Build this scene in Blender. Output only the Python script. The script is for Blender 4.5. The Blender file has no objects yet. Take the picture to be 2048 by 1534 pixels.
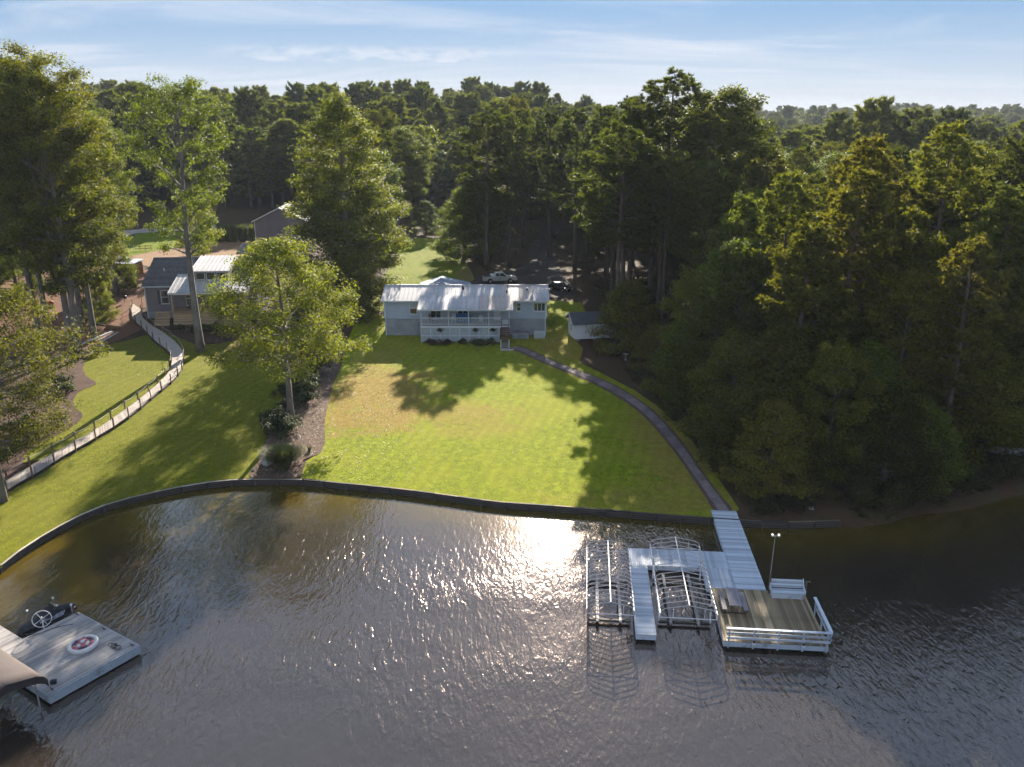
import bpy, math, random, os
import numpy as np
from mathutils import Matrix, Vector, Euler
from mathutils.geometry import delaunay_2d_cdt
R = math.radians
random.seed(7); rng = np.random.default_rng(7)
scene = bpy.context.scene
COL = scene.collection

# ---------------------------------------------------------------- camera
cam = bpy.data.cameras.new('camera'); cam_o = bpy.data.objects.new('camera', cam); COL.objects.link(cam_o)
cam.sensor_width = 36; cam.sensor_fit = 'HORIZONTAL'; cam.lens = 36 * 1656 / 2048
cam.clip_start = 0.5; cam.clip_end = 12000
cam_o.location = (0, 0, 30); cam_o.rotation_euler = (R(90 - 17.5), 0, 0)
scene.camera = cam_o

# ---------------------------------------------------------------- light
SUN_EL, SUN_AZ = 23.0, 3.8
scene.view_settings.view_transform = 'Standard'; scene.view_settings.look = 'None'
scene.view_settings.exposure = 2.1; scene.view_settings.gamma = 1.0
scene.view_settings.use_curve_mapping = False
world = bpy.data.worlds.new('World'); scene.world = world; world.use_nodes = True
nt = world.node_tree; nt.nodes.clear()
def N(t, kind, **kw):
    n = t.nodes.new(kind)
    for k, v in kw.items(): setattr(n, k, v)
    return n
def wire(t, a, b): t.links.new(a, b)
def math_node(t, op, a, b=None, c=None, clamp=False):
    n = N(t, 'ShaderNodeMath', operation=op, use_clamp=clamp)
    for i, v in enumerate((a, b, c)):
        if v is None: continue
        if isinstance(v, (int, float)): n.inputs[i].default_value = v
        else: wire(t, v, n.inputs[i])
    return n.outputs[0]
def ramp01(t, v, lo, hi):
    n = N(t, 'ShaderNodeMapRange', interpolation_type='SMOOTHSTEP')
    n.inputs['From Min'].default_value = lo; n.inputs['From Max'].default_value = hi
    wire(t, v, n.inputs['Value']); return n.outputs[0]
sky = N(nt, 'ShaderNodeTexSky', sky_type='NISHITA', sun_disc=False)
sky.sun_elevation = R(SUN_EL); sky.sun_rotation = R(SUN_AZ)
sky.air_density = 1.0; sky.dust_density = 0.1; sky.ozone_density = 2.0; sky.altitude = 0
tc = N(nt, 'ShaderNodeTexCoord'); sep = N(nt, 'ShaderNodeSeparateXYZ'); wire(nt, tc.outputs['Generated'], sep.inputs[0])
zc = math_node(nt, 'MAXIMUM', sep.outputs[2], 0.0)
den = math_node(nt, 'ADD', zc, 0.10)
px_ = math_node(nt, 'DIVIDE', sep.outputs[0], den); py_ = math_node(nt, 'DIVIDE', sep.outputs[1], den)
cmb = N(nt, 'ShaderNodeCombineXYZ'); wire(nt, px_, cmb.inputs[0]); wire(nt, py_, cmb.inputs[1])
mp = N(nt, 'ShaderNodeMapping'); mp.inputs['Rotation'].default_value = (0, 0, R(14)); mp.inputs['Scale'].default_value = (0.34, 1.0, 1); mp.inputs['Location'].default_value = (1.7, 0.35, 0)
wire(nt, cmb.outputs[0], mp.inputs[0])
n1 = N(nt, 'ShaderNodeTexNoise'); n1.inputs['Scale'].default_value = 1.0; n1.inputs['Detail'].default_value = 7; n1.inputs['Roughness'].default_value = 0.58; n1.inputs['Distortion'].default_value = 0.9
wire(nt, mp.outputs[0], n1.inputs['Vector'])
cir = ramp01(nt, n1.outputs['Fac'], 0.44, 0.72)
# a low bank of thin cumulus near the horizon
mp2 = N(nt, 'ShaderNodeMapping'); mp2.inputs['Scale'].default_value = (26, 26, 85); wire(nt, tc.outputs['Generated'], mp2.inputs[0])
n2 = N(nt, 'ShaderNodeTexNoise'); n2.inputs['Scale'].default_value = 1.0; n2.inputs['Detail'].default_value = 5; wire(nt, mp2.outputs[0], n2.inputs['Vector'])
hgt = math_node(nt, 'MULTIPLY_ADD', n2.outputs['Fac'], 0.016, sep.outputs[2])
band = math_node(nt, 'MULTIPLY', ramp01(nt, hgt, 0.071, 0.075), ramp01(nt, hgt, 0.092, 0.083))
az = math_node(nt, 'DIVIDE', sep.outputs[0], math_node(nt, 'MAXIMUM', sep.outputs[1], 0.05))
band = math_node(nt, 'MULTIPLY', band, math_node(nt, 'MULTIPLY', ramp01(nt, az, -0.36, -0.26), ramp01(nt, az, 0.04, -0.06)))
band = math_node(nt, 'MULTIPLY', band, ramp01(nt, n2.outputs['Fac'], 0.36, 0.6))
cl = math_node(nt, 'ADD', math_node(nt, 'MULTIPLY', cir, 0.85), math_node(nt, 'MULTIPLY', band, 0.7), clamp=True)
veil = N(nt, 'ShaderNodeMix', data_type='RGBA')   # high haze: pale at the horizon, clear blue above it
low = N(nt, 'ShaderNodeMix', data_type='RGBA'); wire(nt, ramp01(nt, sep.outputs[2], -.01, .15), low.inputs[0])
low.inputs[6].default_value = (2.75, 3.05, 3.65, 1); low.inputs[7].default_value = (.85, 1.7, 3.05, 1)
wire(nt, math_node(nt, 'MULTIPLY_ADD', ramp01(nt, sep.outputs[2], .45, .10), .8, .12), veil.inputs[0])
wire(nt, sky.outputs[0], veil.inputs[6]); wire(nt, low.outputs[2], veil.inputs[7])
mixc = N(nt, 'ShaderNodeMix', data_type='RGBA'); wire(nt, cl, mixc.inputs[0])
wire(nt, veil.outputs[2], mixc.inputs[6]); mixc.inputs[7].default_value = (3.75, 4.0, 4.45, 1)
bg = N(nt, 'ShaderNodeBackground'); bg.inputs['Strength'].default_value = 0.05
wire(nt, mixc.outputs[2], bg.inputs['Color'])
wo = N(nt, 'ShaderNodeOutputWorld'); wire(nt, bg.outputs[0], wo.inputs[0])
sun = bpy.data.lights.new('sun', 'SUN'); sun.energy = 3.7; sun.angle = R(0.5); sun.color = (1.0, 0.90, 0.76)
sun_o = bpy.data.objects.new('sun', sun); COL.objects.link(sun_o)
sun_o.rotation_euler = (-R(90 - SUN_EL), 0, -R(SUN_AZ)); sun_o.location = (0, 60, 80)

cy = scene.cycles
cy.max_bounces = 6; cy.diffuse_bounces = 3; cy.glossy_bounces = 3; cy.transmission_bounces = 4; cy.transparent_max_bounces = 6; cy.volume_bounces = 0
cy.sample_clamp_indirect = 4.0; cy.sample_clamp_direct = 9.0; cy.use_denoising = True; cy.denoiser = 'OPENIMAGEDENOISE'; cy.denoising_input_passes = 'RGB_ALBEDO_NORMAL'; cy.denoising_prefilter = 'FAST'; cy.caustics_reflective = False; cy.caustics_refractive = False
try: cy.use_light_tree = False
except Exception: pass

# ---------------------------------------------------------------- helpers
def tag(o, label=None, cat=None, group=None, kind=None):
    if label: o['label'] = label
    if cat: o['category'] = cat
    if group: o['group'] = group
    if kind: o['kind'] = kind
    return o
def thing(name, label, cat, loc=(0, 0, 0), rz=0.0, group=None):
    o = bpy.data.objects.new(name, None); COL.objects.link(o)
    o.empty_display_size = 0.3; o.location = loc; o.rotation_euler = (0, 0, rz)
    return tag(o, label, cat, group)
def mobj(name, me, mat=None, parent=None, loc=None, rot=None):
    o = bpy.data.objects.new(name, me); COL.objects.link(o)
    if mat is not None and not me.materials: me.materials.append(mat)
    if parent: o.parent = parent
    if loc is not None: o.location = loc
    if rot is not None: o.rotation_euler = rot
    return o
def dup(root, parent=None):
    r = root.copy(); COL.objects.link(r); r.parent = parent
    for ch in list(root.children): dup(ch, r)
    return r
class MB:
    """collects simple solids into one mesh"""
    def __init__(s, M=None): s.v = []; s.f = []; s.M = M
    def add(s, vs, fs):
        o = len(s.v)
        s.v += [tuple(s.M @ Vector(p)) for p in vs] if s.M is not None else [tuple(p) for p in vs]
        s.f += [tuple(i + o for i in f) for f in fs]; return s
    def box(s, x0, x1, y0, y1, z0, z1):
        return s.add([(x0,y0,z0),(x1,y0,z0),(x1,y1,z0),(x0,y1,z0),(x0,y0,z1),(x1,y0,z1),(x1,y1,z1),(x0,y1,z1)],
                     [(0,3,2,1),(4,5,6,7),(0,1,5,4),(1,2,6,5),(2,3,7,6),(3,0,4,7)])
    def bar(s, a, b, w, h, up=(0, 0, 1)):
        a, b = Vector(a), Vector(b); d = (b - a).normalized(); u = Vector(up)
        if abs(d.dot(u)) > .98: u = Vector((1, 0, 0))
        r = d.cross(u).normalized() * (w / 2); t = r.cross(d).normalized() * (h / 2)
        vs = [a-r-t, a+r-t, a+r+t, a-r+t, b-r-t, b+r-t, b+r+t, b-r+t]
        return s.add(vs, [(0,1,2,3),(7,6,5,4),(0,4,5,1),(1,5,6,2),(2,6,7,3),(3,7,4,0)])
    def tube(s, pts, r, n=6, cap=True, closed=False):
        pts = [Vector(p) for p in pts]; k = len(pts)
        rs = r if isinstance(r, (list, tuple)) else [r] * k
        vs = []; ref = Vector((0.13, 0.31, 1)).normalized()
        for i, p in enumerate(pts):
            if closed: d = (pts[(i+1) % k] - pts[i-1]).normalized()
            else: d = (pts[min(i+1, k-1)] - pts[max(i-1, 0)]).normalized()
            q = ref if abs(d.dot(ref)) < .95 else Vector((1, 0, 0))
            a = d.cross(q).normalized(); b = d.cross(a)
            for j in range(n):
                t = 2 * math.pi * j / n; vs.append(p + (a * math.cos(t) + b * math.sin(t)) * rs[i])
        fs = []
        for i in range(k if closed else k - 1):
            i2 = (i + 1) % k
            for j in range(n): fs.append((i*n+j, i*n+(j+1) % n, i2*n+(j+1) % n, i2*n+j))
        if cap and not closed: fs += [tuple(range(n))[::-1], tuple(range((k-1)*n, k*n))]
        return s.add(vs, fs)
    def prism(s, poly, y0, y1, axis='y'):
        """poly of 2-D points; axis y: (x,z) extruded along y; axis x: (y,z) along x; axis z: (x,y) along z"""
        f = {'y': lambda p, t: (p[0], t, p[1]), 'x': lambda p, t: (t, p[0], p[1]), 'z': lambda p, t: (p[0], p[1], t)}[axis]
        n = len(poly)
        return s.add([f(p, y0) for p in poly] + [f(p, y1) for p in poly],
                     [tuple(range(n)), tuple(range(2*n-1, n-1, -1))] + [(i, i+n, (i+1) % n + n, (i+1) % n) for i in range(n)])
    def loft(s, rings, cap=True):
        n = len(rings[0]); vs = [p for r in rings for p in r]; fs = []
        for i in range(len(rings) - 1):
            for j in range(n): fs.append((i*n+j, i*n+(j+1) % n, (i+1)*n+(j+1) % n, (i+1)*n+j))
        if cap: fs += [tuple(range(n))[::-1], tuple(range((len(rings)-1)*n, len(rings)*n))]
        return s.add(vs, fs)
    def quad(s, *p): return s.add(p, [tuple(range(len(p)))])
    def mesh(s, name='m', smooth=False):
        me = bpy.data.meshes.new(name); me.from_pydata(s.v, [], s.f)
        import bmesh
        bm = bmesh.new(); bm.from_mesh(me); bmesh.ops.recalc_face_normals(bm, faces=bm.faces); bm.to_mesh(me); bm.free()
        if smooth: me.polygons.foreach_set('use_smooth', [True] * len(me.polygons))
        me.update(); return me
    def build(s, name, mat, parent=None, loc=None, rot=None, smooth=False, bevel=0):
        o = mobj(name, s.mesh(name, smooth), mat, parent, loc, rot)
        if bevel:
            m = o.modifiers.new('bevel', 'BEVEL'); m.width = bevel; m.segments = 2; m.limit_method = 'ANGLE'
        return o
def boxmesh(name, sx, sy, sz, mat):
    me = MB().box(-sx/2, sx/2, -sy/2, sy/2, -sz/2, sz/2).mesh(name); me.materials.append(mat); return me

# ---------------------------------------------------------------- terrain height
def sm(a, b, t):
    u = max(0., min(1., (t - a) / (b - a))); return u * u * (3 - 2 * u)
BASE = [(40,.38),(62,.44),(72,.66),(80,.74),(108,.85),(120,1.5),(135,2.6),(160,3.4),(220,6.),(300,11.),(420,19.),(700,16.),(1200,22.),(2500,30.),(4000,30.)]
def ground_z(x, y):
    z = BASE[-1][1]
    if y <= BASE[0][0]: z = BASE[0][1]
    else:
        for (a, u), (b, v) in zip(BASE, BASE[1:]):
            if y <= b: z = u + (v - u) * .5 * (sm(a, b, y) + (y - a) / (b - a)); break
    z += sm(-30, -52, x) * (.35 * sm(70, 95, y) + .7 * sm(100, 125, y))
    z += sm(22, 40, x) * 1.2 * sm(66, 95, y)
    z -= sm(0, 75, x) * sm(200, 320, y) * 16.5 * sm(950, 560, y)
    z += 2.4 * math.sin(x * .021 + 1.3) * math.sin(y * .017) * sm(180, 300, y)
    return z
def in_poly(x, y, P):
    c = False; j = len(P) - 1
    for i in range(len(P)):
        xi, yi = P[i][0], P[i][1]; xj, yj = P[j][0], P[j][1]
        if (yi > y) != (yj > y) and x < (xj - xi) * (y - yi) / (yj - yi) + xi: c = not c
        j = i
    return c
def dist_line(x, y, L):
    best = 1e9
    for (x0, y0), (x1, y1) in zip(L, L[1:]):
        dx, dy = x1 - x0, y1 - y0; t = max(0, min(1, ((x-x0)*dx + (y-y0)*dy) / (dx*dx + dy*dy + 1e-9)))
        best = min(best, math.hypot(x - x0 - t*dx, y - y0 - t*dy))
    return best
def smooth_line(P, closed=False, n=6):
    out = []; k = len(P); rngi = range(k if closed else k - 1)
    for i in rngi:
        g = (lambda j: P[j % k]) if closed else (lambda j: P[max(0, min(k-1, j))])
        p0, p1, p2, p3 = g(i-1), g(i), g(i+1), g(i+2)
        for s in range(n):
            t = s / n
            out.append(tuple(.5*((2*p1[c]) + (-p0[c]+p2[c])*t + (2*p0[c]-5*p1[c]+4*p2[c]-p3[c])*t*t + (-p0[c]+3*p1[c]-3*p2[c]+p3[c])*t**3) for c in range(2)))
    if not closed: out.append(tuple(P[-1]))
    return out
def sheet(name, poly, mat, dz, step=2.5, parent=None, label=None, smooth_edge=True, wob=0.0, skirt=None):
    """a sheet of ground cover draped on the terrain"""
    P = smooth_line(poly, True, 6) if smooth_edge else list(poly)
    if wob: P = [(x + random.uniform(-wob, wob), y + random.uniform(-wob, wob)) for x, y in P]
    xs = [p[0] for p in P]; ys = [p[1] for p in P]; pts = [Vector(p) for p in P]; n = len(P)
    gx = np.arange(min(xs), max(xs), step); gy = np.arange(min(ys), max(ys), step)
    loop = P + [P[0]]
    for x in gx:
        for y in gy:
            if in_poly(x, y, P) and dist_line(x, y, loop) > step * .45: pts.append(Vector((x, y)))
    V, E_, F, *_ = delaunay_2d_cdt(pts, [(i, (i+1) % n) for i in range(n)], [], 1, 1e-4)
    vs = [(v.x, v.y, ground_z(v.x, v.y) + dz) for v in V]
    me = bpy.data.meshes.new(name); me.from_pydata(vs, [], [tuple(f) for f in F]); me.polygons.foreach_set('use_smooth', [True]*len(me.polygons))
    o = mobj(name, me, mat, parent)
    if parent is None: o['kind'] = 'structure'
    if label: o['label'] = label
    return o
# ---------------------------------------------------------------- materials
def new_mat(name):
    m = bpy.data.materials.new(name); m.use_nodes = True; t = m.node_tree; t.nodes.clear()
    out = N(t, 'ShaderNodeOutputMaterial'); b = N(t, 'ShaderNodeBsdfPrincipled'); wire(t, b.outputs[0], out.inputs[0])
    return m, t, b, out
def coords(t, scale=(1, 1, 1), rot=(0, 0, 0), kind='Object'):
    c = N(t, 'ShaderNodeTexCoord'); mpn = N(t, 'ShaderNodeMapping'); mpn.inputs['Scale'].default_value = scale; mpn.inputs['Rotation'].default_value = rot
    wire(t, c.outputs[kind], mpn.inputs[0]); return mpn.outputs[0]
def noise(t, vec, scale, detail=4, rough=.55, dist=0):
    n = N(t, 'ShaderNodeTexNoise'); n.inputs['Scale'].default_value = scale; n.inputs['Detail'].default_value = detail
    n.inputs['Roughness'].default_value = rough; n.inputs['Distortion'].default_value = dist; wire(t, vec, n.inputs['Vector']); return n.outputs['Fac']
def mixrgb(t, f, a, b, mode='MIX'):
    n = N(t, 'ShaderNodeMix', data_type='RGBA', blend_type=mode)
    for i, v in ((0, f), (6, a), (7, b)):
        if isinstance(v, (int, float)): n.inputs[i].default_value = v
        elif isinstance(v, tuple): n.inputs[i].default_value = (*v, 1) if len(v) == 3 else v
        else: wire(t, v, n.inputs[i])
    return n.outputs[2]
def bump(t, b, h, dist, strength=1.0):
    n = N(t, 'ShaderNodeBump'); n.inputs['Distance'].default_value = dist; n.inputs['Strength'].default_value = strength
    wire(t, h, n.inputs['Height']); wire(t, n.outputs[0], b.inputs['Normal'])
def plain(name, c, rough=.6, metal=0., var=.25, scale=3., bump_d=0., spec=.4, objvar=0., stretch=(1, 1, 1)):
    """painted / moulded surfaces: uneven colour, dirt, slight relief"""
    m, t, b, o = new_mat(name); v = coords(t, stretch)
    n = noise(t, v, scale, 6, .62); n2 = noise(t, v, scale * 9, 3)
    f = math_node(t, 'MULTIPLY_ADD', n2, .35, math_node(t, 'MULTIPLY', n, .75))
    col = mixrgb(t, ramp01(t, f, .3, .75), tuple(x * (1 - var) for x in c), tuple(min(1, x * (1 + var * .6)) for x in c))
    if objvar:
        oi = N(t, 'ShaderNodeObjectInfo'); k = math_node(t, 'MULTIPLY_ADD', oi.outputs['Random'], 2 * objvar, 1 - objvar)
        h = N(t, 'ShaderNodeHueSaturation'); wire(t, k, h.inputs['Value']); wire(t, col, h.inputs['Color']); col = h.outputs[0]
    wire(t, col, b.inputs['Base Color']); b.inputs['Roughness'].default_value = rough; b.inputs['Metallic'].default_value = metal
    b.inputs['Specular IOR Level'].default_value = spec
    if bump_d: bump(t, b, n2, bump_d)
    return m
def wood(name, c1, c2, rough=.7, axis=0, objvar=.18, grain=18., dirt=(.05, .04, .03), dirt_amt=.35):
    m, t, b, o = new_mat(name); s = [grain, grain, grain]; s[axis] = grain * .06
    v = coords(t, tuple(s)); g = noise(t, v, 1, 5, .6, .4); v2 = coords(t, (1, 1, 1)); d = noise(t, v2, 1.3, 5, .65)
    oi = N(t, 'ShaderNodeObjectInfo')
    f = math_node(t, 'ADD', math_node(t, 'MULTIPLY', g, .6), math_node(t, 'MULTIPLY', oi.outputs['Random'], .45))
    col = mixrgb(t, ramp01(t, f, .2, .85), c1, c2)
    col = mixrgb(t, math_node(t, 'MULTIPLY', ramp01(t, d, .52, .75), dirt_amt), col, dirt)
    k = math_node(t, 'MULTIPLY_ADD', oi.outputs['Random'], 2 * objvar, 1 - objvar)
    h = N(t, 'ShaderNodeHueSaturation'); wire(t, k, h.inputs['Value']); wire(t, col, h.inputs['Color'])
    wire(t, h.outputs[0], b.inputs['Base Color']); b.inputs['Roughness'].default_value = rough; bump(t, b, g, .004)
    return m
def glass(name, c=(.03, .04, .05)):
    m, t, b, o = new_mat(name); b.inputs['Base Color'].default_value = (*c, 1); b.inputs['Roughness'].default_value = .06; b.inputs['Specular IOR Level'].default_value = .8
    n = noise(t, coords(t), 1.2, 2); bump(t, b, n, .01, .3); return m

def leaf_mat(name, c1, c2, tr, spec=.35, trans=.42, autumn=None, a_amt=0.0, rough=.6):
    m = bpy.data.materials.new(name); m.use_nodes = True; t = m.node_tree; t.nodes.clear()
    out = N(t, 'ShaderNodeOutputMaterial'); b = N(t, 'ShaderNodeBsdfPrincipled'); tl = N(t, 'ShaderNodeBsdfTranslucent'); mx = N(t, 'ShaderNodeMixShader')
    at = N(t, 'ShaderNodeAttribute', attribute_name='rnd'); oi = N(t, 'ShaderNodeObjectInfo')
    col = mixrgb(t, at.outputs['Fac'], c1, c2)
    if autumn:
        a = noise(t, coords(t), .5, 3)
        f = math_node(t, 'MULTIPLY', ramp01(t, a, .52, .66), a_amt)
        col = mixrgb(t, f, col, autumn)
    col = mixrgb(t, 1.0, col, oi.outputs['Color'], 'MULTIPLY')
    hv_ = N(t, 'ShaderNodeHueSaturation'); wire(t, math_node(t, 'MULTIPLY_ADD', oi.outputs['Random'], .5, .75), hv_.inputs['Value']); wire(t, math_node(t, 'MULTIPLY_ADD', oi.outputs['Random'], -.035, .522), hv_.inputs['Hue']); wire(t, col, hv_.inputs['Color']); col = hv_.outputs[0]
    wire(t, col, b.inputs['Base Color']); b.inputs['Roughness'].default_value = rough; b.inputs['Specular IOR Level'].default_value = spec
    tcol = mixrgb(t, 1.0, col, (*tr, 1), 'MULTIPLY'); wire(t, tcol, tl.inputs['Color'])
    mx.inputs[0].default_value = trans; wire(t, b.outputs[0], mx.inputs[1]); wire(t, tl.outputs[0], mx.inputs[2]); wire(t, mx.outputs[0], out.inputs[0])
    return m
def bark_mat(name, c1, c2, sc=2.2):
    m, t, b, o = new_mat(name); v = coords(t, (sc, sc, sc * .25)); n = noise(t, v, 2.5, 6, .65, .3); n2 = noise(t, coords(t), .5, 3)
    f = math_node(t, 'MULTIPLY_ADD', n2, .5, math_node(t, 'MULTIPLY', n, .6))
    wire(t, mixrgb(t, ramp01(t, f, .35, .75), c1, c2), b.inputs['Base Color']); b.inputs['Roughness'].default_value = .9; bump(t, b, n, .04); return m

def grass_mat(name, g1, g2, g3, dry=None, spots=(), stripes=0.):
    """mown lawn: fine clumpy relief, paler and drier patches"""
    m, t, b, o = new_mat(name); v = coords(t)
    a = noise(t, v, .16, 4, .6); c = noise(t, v, 1.4, 5, .7); d = noise(t, v, 6.5, 3, .7); e_ = noise(t, coords(t, (1, .6, 1)), 22, 2)
    f = math_node(t, 'ADD', math_node(t, 'MULTIPLY', c, .45), math_node(t, 'MULTIPLY', d, .55))
    col = mixrgb(t, ramp01(t, f, .41, .61), g1, g2)
    col = mixrgb(t, math_node(t, 'MULTIPLY', ramp01(t, a, .4, .65), .6), col, g3)
    if stripes:
        w = N(t, 'ShaderNodeTexWave'); w.inputs['Scale'].default_value = .32; w.inputs['Distortion'].default_value = 1.2; w.inputs['Detail'].default_value = 2
        wire(t, coords(t, (1, .35, 1), (0, 0, R(35))), w.inputs['Vector']); col = mixrgb(t, math_node(t, 'MULTIPLY', w.outputs['Fac'], stripes), col, g1)
    sp = N(t, 'ShaderNodeSeparateXYZ'); wire(t, v, sp.inputs[0])
    for (cx, cy_, rx, ry, amt) in spots:
        dx = math_node(t, 'DIVIDE', math_node(t, 'SUBTRACT', sp.outputs[0], cx), rx); dy = math_node(t, 'DIVIDE', math_node(t, 'SUBTRACT', sp.outputs[1], cy_), ry)
        r = math_node(t, 'SQRT', math_node(t, 'ADD', math_node(t, 'MULTIPLY', dx, dx), math_node(t, 'MULTIPLY', dy, dy)))
        r = math_node(t, 'ADD', r, math_node(t, 'MULTIPLY', math_node(t, 'SUBTRACT', noise(t, v, .5, 7, .75), .5), 2.6))
        col = mixrgb(t, math_node(t, 'MULTIPLY', ramp01(t, r, 1.15, .35), amt), col, mixrgb(t, ramp01(t, f, .38, .62), dry, tuple(min(1, x * 1.45) for x in dry)))
    wire(t, col, b.inputs['Base Color']); b.inputs['Roughness'].default_value = .9; b.inputs['Specular IOR Level'].default_value = .08
    try: b.inputs['Sheen Weight'].default_value = .0; b.inputs['Sheen Roughness'].default_value = .5; b.inputs['Sheen Tint'].default_value = (.8, .95, .3, 1)
    except Exception: pass
    h = math_node(t, 'ADD', math_node(t, 'MULTIPLY', d, .7), math_node(t, 'MULTIPLY', e_, .5)); bump(t, b, h, .16)
    return m
def soil_mat(name, c1, c2, c3, sc=1., bd=.06):
    m, t, b, o = new_mat(name); v = coords(t); a = noise(t, v, .22 * sc, 5, .6); c = noise(t, v, 3.5 * sc, 5, .75); d = noise(t, v, 14 * sc, 3, .7)
    f = math_node(t, 'ADD', math_node(t, 'MULTIPLY', c, .5), math_node(t, 'MULTIPLY', d, .5))
    col = mixrgb(t, ramp01(t, f, .36, .66), c1, c2); col = mixrgb(t, math_node(t, 'MULTIPLY', ramp01(t, a, .42, .62), .75), col, c3)
    wire(t, col, b.inputs['Base Color']); b.inputs['Roughness'].default_value = .92; b.inputs['Specular IOR Level'].default_value = .15; bump(t, b, f, bd); return m

M = {}
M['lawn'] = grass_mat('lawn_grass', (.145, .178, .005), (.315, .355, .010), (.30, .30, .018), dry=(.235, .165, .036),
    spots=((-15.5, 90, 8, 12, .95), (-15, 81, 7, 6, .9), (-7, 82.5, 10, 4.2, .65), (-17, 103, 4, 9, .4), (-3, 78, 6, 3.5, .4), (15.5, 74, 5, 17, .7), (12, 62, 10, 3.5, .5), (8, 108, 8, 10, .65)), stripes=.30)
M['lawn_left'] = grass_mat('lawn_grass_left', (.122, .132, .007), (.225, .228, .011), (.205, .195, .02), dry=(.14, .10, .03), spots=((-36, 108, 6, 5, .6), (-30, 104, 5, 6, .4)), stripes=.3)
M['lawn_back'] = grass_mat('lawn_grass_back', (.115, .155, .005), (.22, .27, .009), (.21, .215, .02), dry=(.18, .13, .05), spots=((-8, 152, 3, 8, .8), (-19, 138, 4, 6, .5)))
M['forest_floor'] = soil_mat('forest_floor_litter', (.045, .026, .014), (.105, .062, .034), (.06, .05, .02))
M['mulch'] = soil_mat('bark_mulch', (.045, .024, .018), (.16, .095, .07), (.07, .038, .028), 1.6, .08)
M['chips'] = soil_mat('wood_chip_mulch', (.075, .044, .034), (.22, .145, .108), (.12, .078, .058), 1.6, .08)
M['dirt'] = soil_mat('red_clay_dirt', (.13, .062, .036), (.23, .115, .068), (.17, .085, .05), .8, .05)
M['straw'] = soil_mat('pine_straw', (.20, .115, .062), (.34, .205, .12), (.25, .16, .085), 1.2, .06)
M['gravel'] = soil_mat('grey_gravel', (.04, .035, .034), (.085, .074, .07), (.06, .05, .046), 1.5, .05)
M['concrete'] = plain('pale_concrete', (.42, .36, .30), .85, var=.25, scale=.6, bump_d=.01)
M['asphalt'] = plain('worn_asphalt', (.17, .16, .155), .9, var=.3, scale=.5, bump_d=.01)
M['paver'] = plain('mauve_paver', (.185, .145, .138), .85, var=.35, scale=1.2, bump_d=.01, objvar=.22)
M['white_paint'] = plain('white_paint', (.74, .76, .78), .5, var=.12, scale=1.5)
M['dock_white'] = wood('weathered_white_dock_paint', (.40, .43, .47), (.60, .64, .69), .62, 0, .10, 14, (.17, .18, .20), .75)
M['dock_white_y'] = wood('weathered_white_dock_paint_lengthwise', (.42, .45, .49), (.60, .64, .69), .62, 1, .07, 14, (.20, .21, .24), .45)
M['deck_wood'] = wood('stained_deck_wood', (.20, .135, .075), (.40, .30, .17), .7, 1, .22, 10, (.13, .10, .05), .6)
M['new_wood'] = wood('fresh_lumber', (.36, .225, .115), (.52, .35, .20), .65, 0, .12, 10, (.2, .12, .06), .3)
M['grey_deck'] = wood('grey_weathered_plank', (.27, .245, .23), (.40, .365, .34), .75, 0, .10, 12, (.22, .19, .17), .4)
M['board_walk'] = wood('boardwalk_plank', (.30, .245, .20), (.46, .39, .335), .8, 0, .15, 12, (.15, .11, .08), .5)
M['post_wood'] = wood('brown_post', (.12, .075, .05), (.2, .135, .09), .8, 2, .2, 10)
M['dark_timber'] = wood('tarred_timber', (.035, .028, .024), (.085, .07, .06), .8, 0, .2, 8)
M['cap_timber'] = wood('pale_cap_board', (.30, .26, .21), (.50, .44, .36), .75, 0, .15, 10)
M['stair_wood'] = wood('red_brown_stair', (.11, .05, .035), (.2, .10, .07), .7, 0, .15, 10)
M['metal_roof'] = plain('galvanised_sheet_roof', (.50, .485, .485), .6, .0, .3, .5, 0, .3, .08)
M['metal_roof_rust'] = plain('aged_sheet_roof', (.52, .44, .395), .6, .0, .32, .45, 0, .3, .09)
M['shingle'] = plain('grey_shingle', (.155, .145, .15), .9, 0, .4, 2.5, .02, .2, .16)
M['shingle_dark'] = plain('dark_shingle', (.10, .10, .11), .9, 0, .35, 2.5, .02, .2, .16)
M['blue_roof'] = plain('blue_grey_roof', (.24, .28, .34), .7, 0, .2, 1.5, .01)
M['siding_blue'] = plain('pale_blue_siding', (.46, .50, .56), .6, 0, .12, .6)
M['siding_grey'] = plain('taupe_grey_siding', (.23, .20, .21), .65, 0, .15, .6)
M['siding_white'] = plain('off_white_siding', (.78, .76, .74), .65, 0, .14, .6)
M['block'] = plain('grey_foundation_block', (.36, .36, .37), .9, 0, .3, .5, .01)
M['alu'] = plain('bare_aluminium_tube', (.40, .38, .36), .45, .4, .2, 1.)
M['alu_paint'] = plain('white_powder_coat', (.82, .78, .77), .4, 0, .12, 1.)
M['bow_tan'] = plain('dull_tan_tube', (.58, .52, .48), .45, .0, .25, 1.)
M['black'] = plain('black_plastic', (.02, .02, .022), .45, 0, .3, 3)
M['black_cover'] = plain('black_vinyl_cover', (.016, .015, .018), .5, 0, .5, 2., .02)
M['rubber'] = plain('tyre_rubber', (.02, .02, .02), .85, 0, .3, 4)
M['truck_paint'] = plain('silver_truck_paint', (.56, .53, .48), .28, .35, .08, 1.)
M['car_paint'] = plain('dark_plum_car_paint', (.02, .014, .018), .16, .2, .1, 1.)
M['chrome'] = plain('wheel_metal', (.5, .48, .46), .35, .8, .2, 3)
M['glass'] = glass('window_glass'); M['glass_green'] = glass('window_glass_green', (.05, .06, .03))
M['canvas'] = plain('brown_canvas', (.10, .08, .073), .95, 0, .16, .7, .01)
M['canvas_under'] = plain('canvas_valance', (.045, .035, .035), .9, 0, .3, .7)
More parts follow.
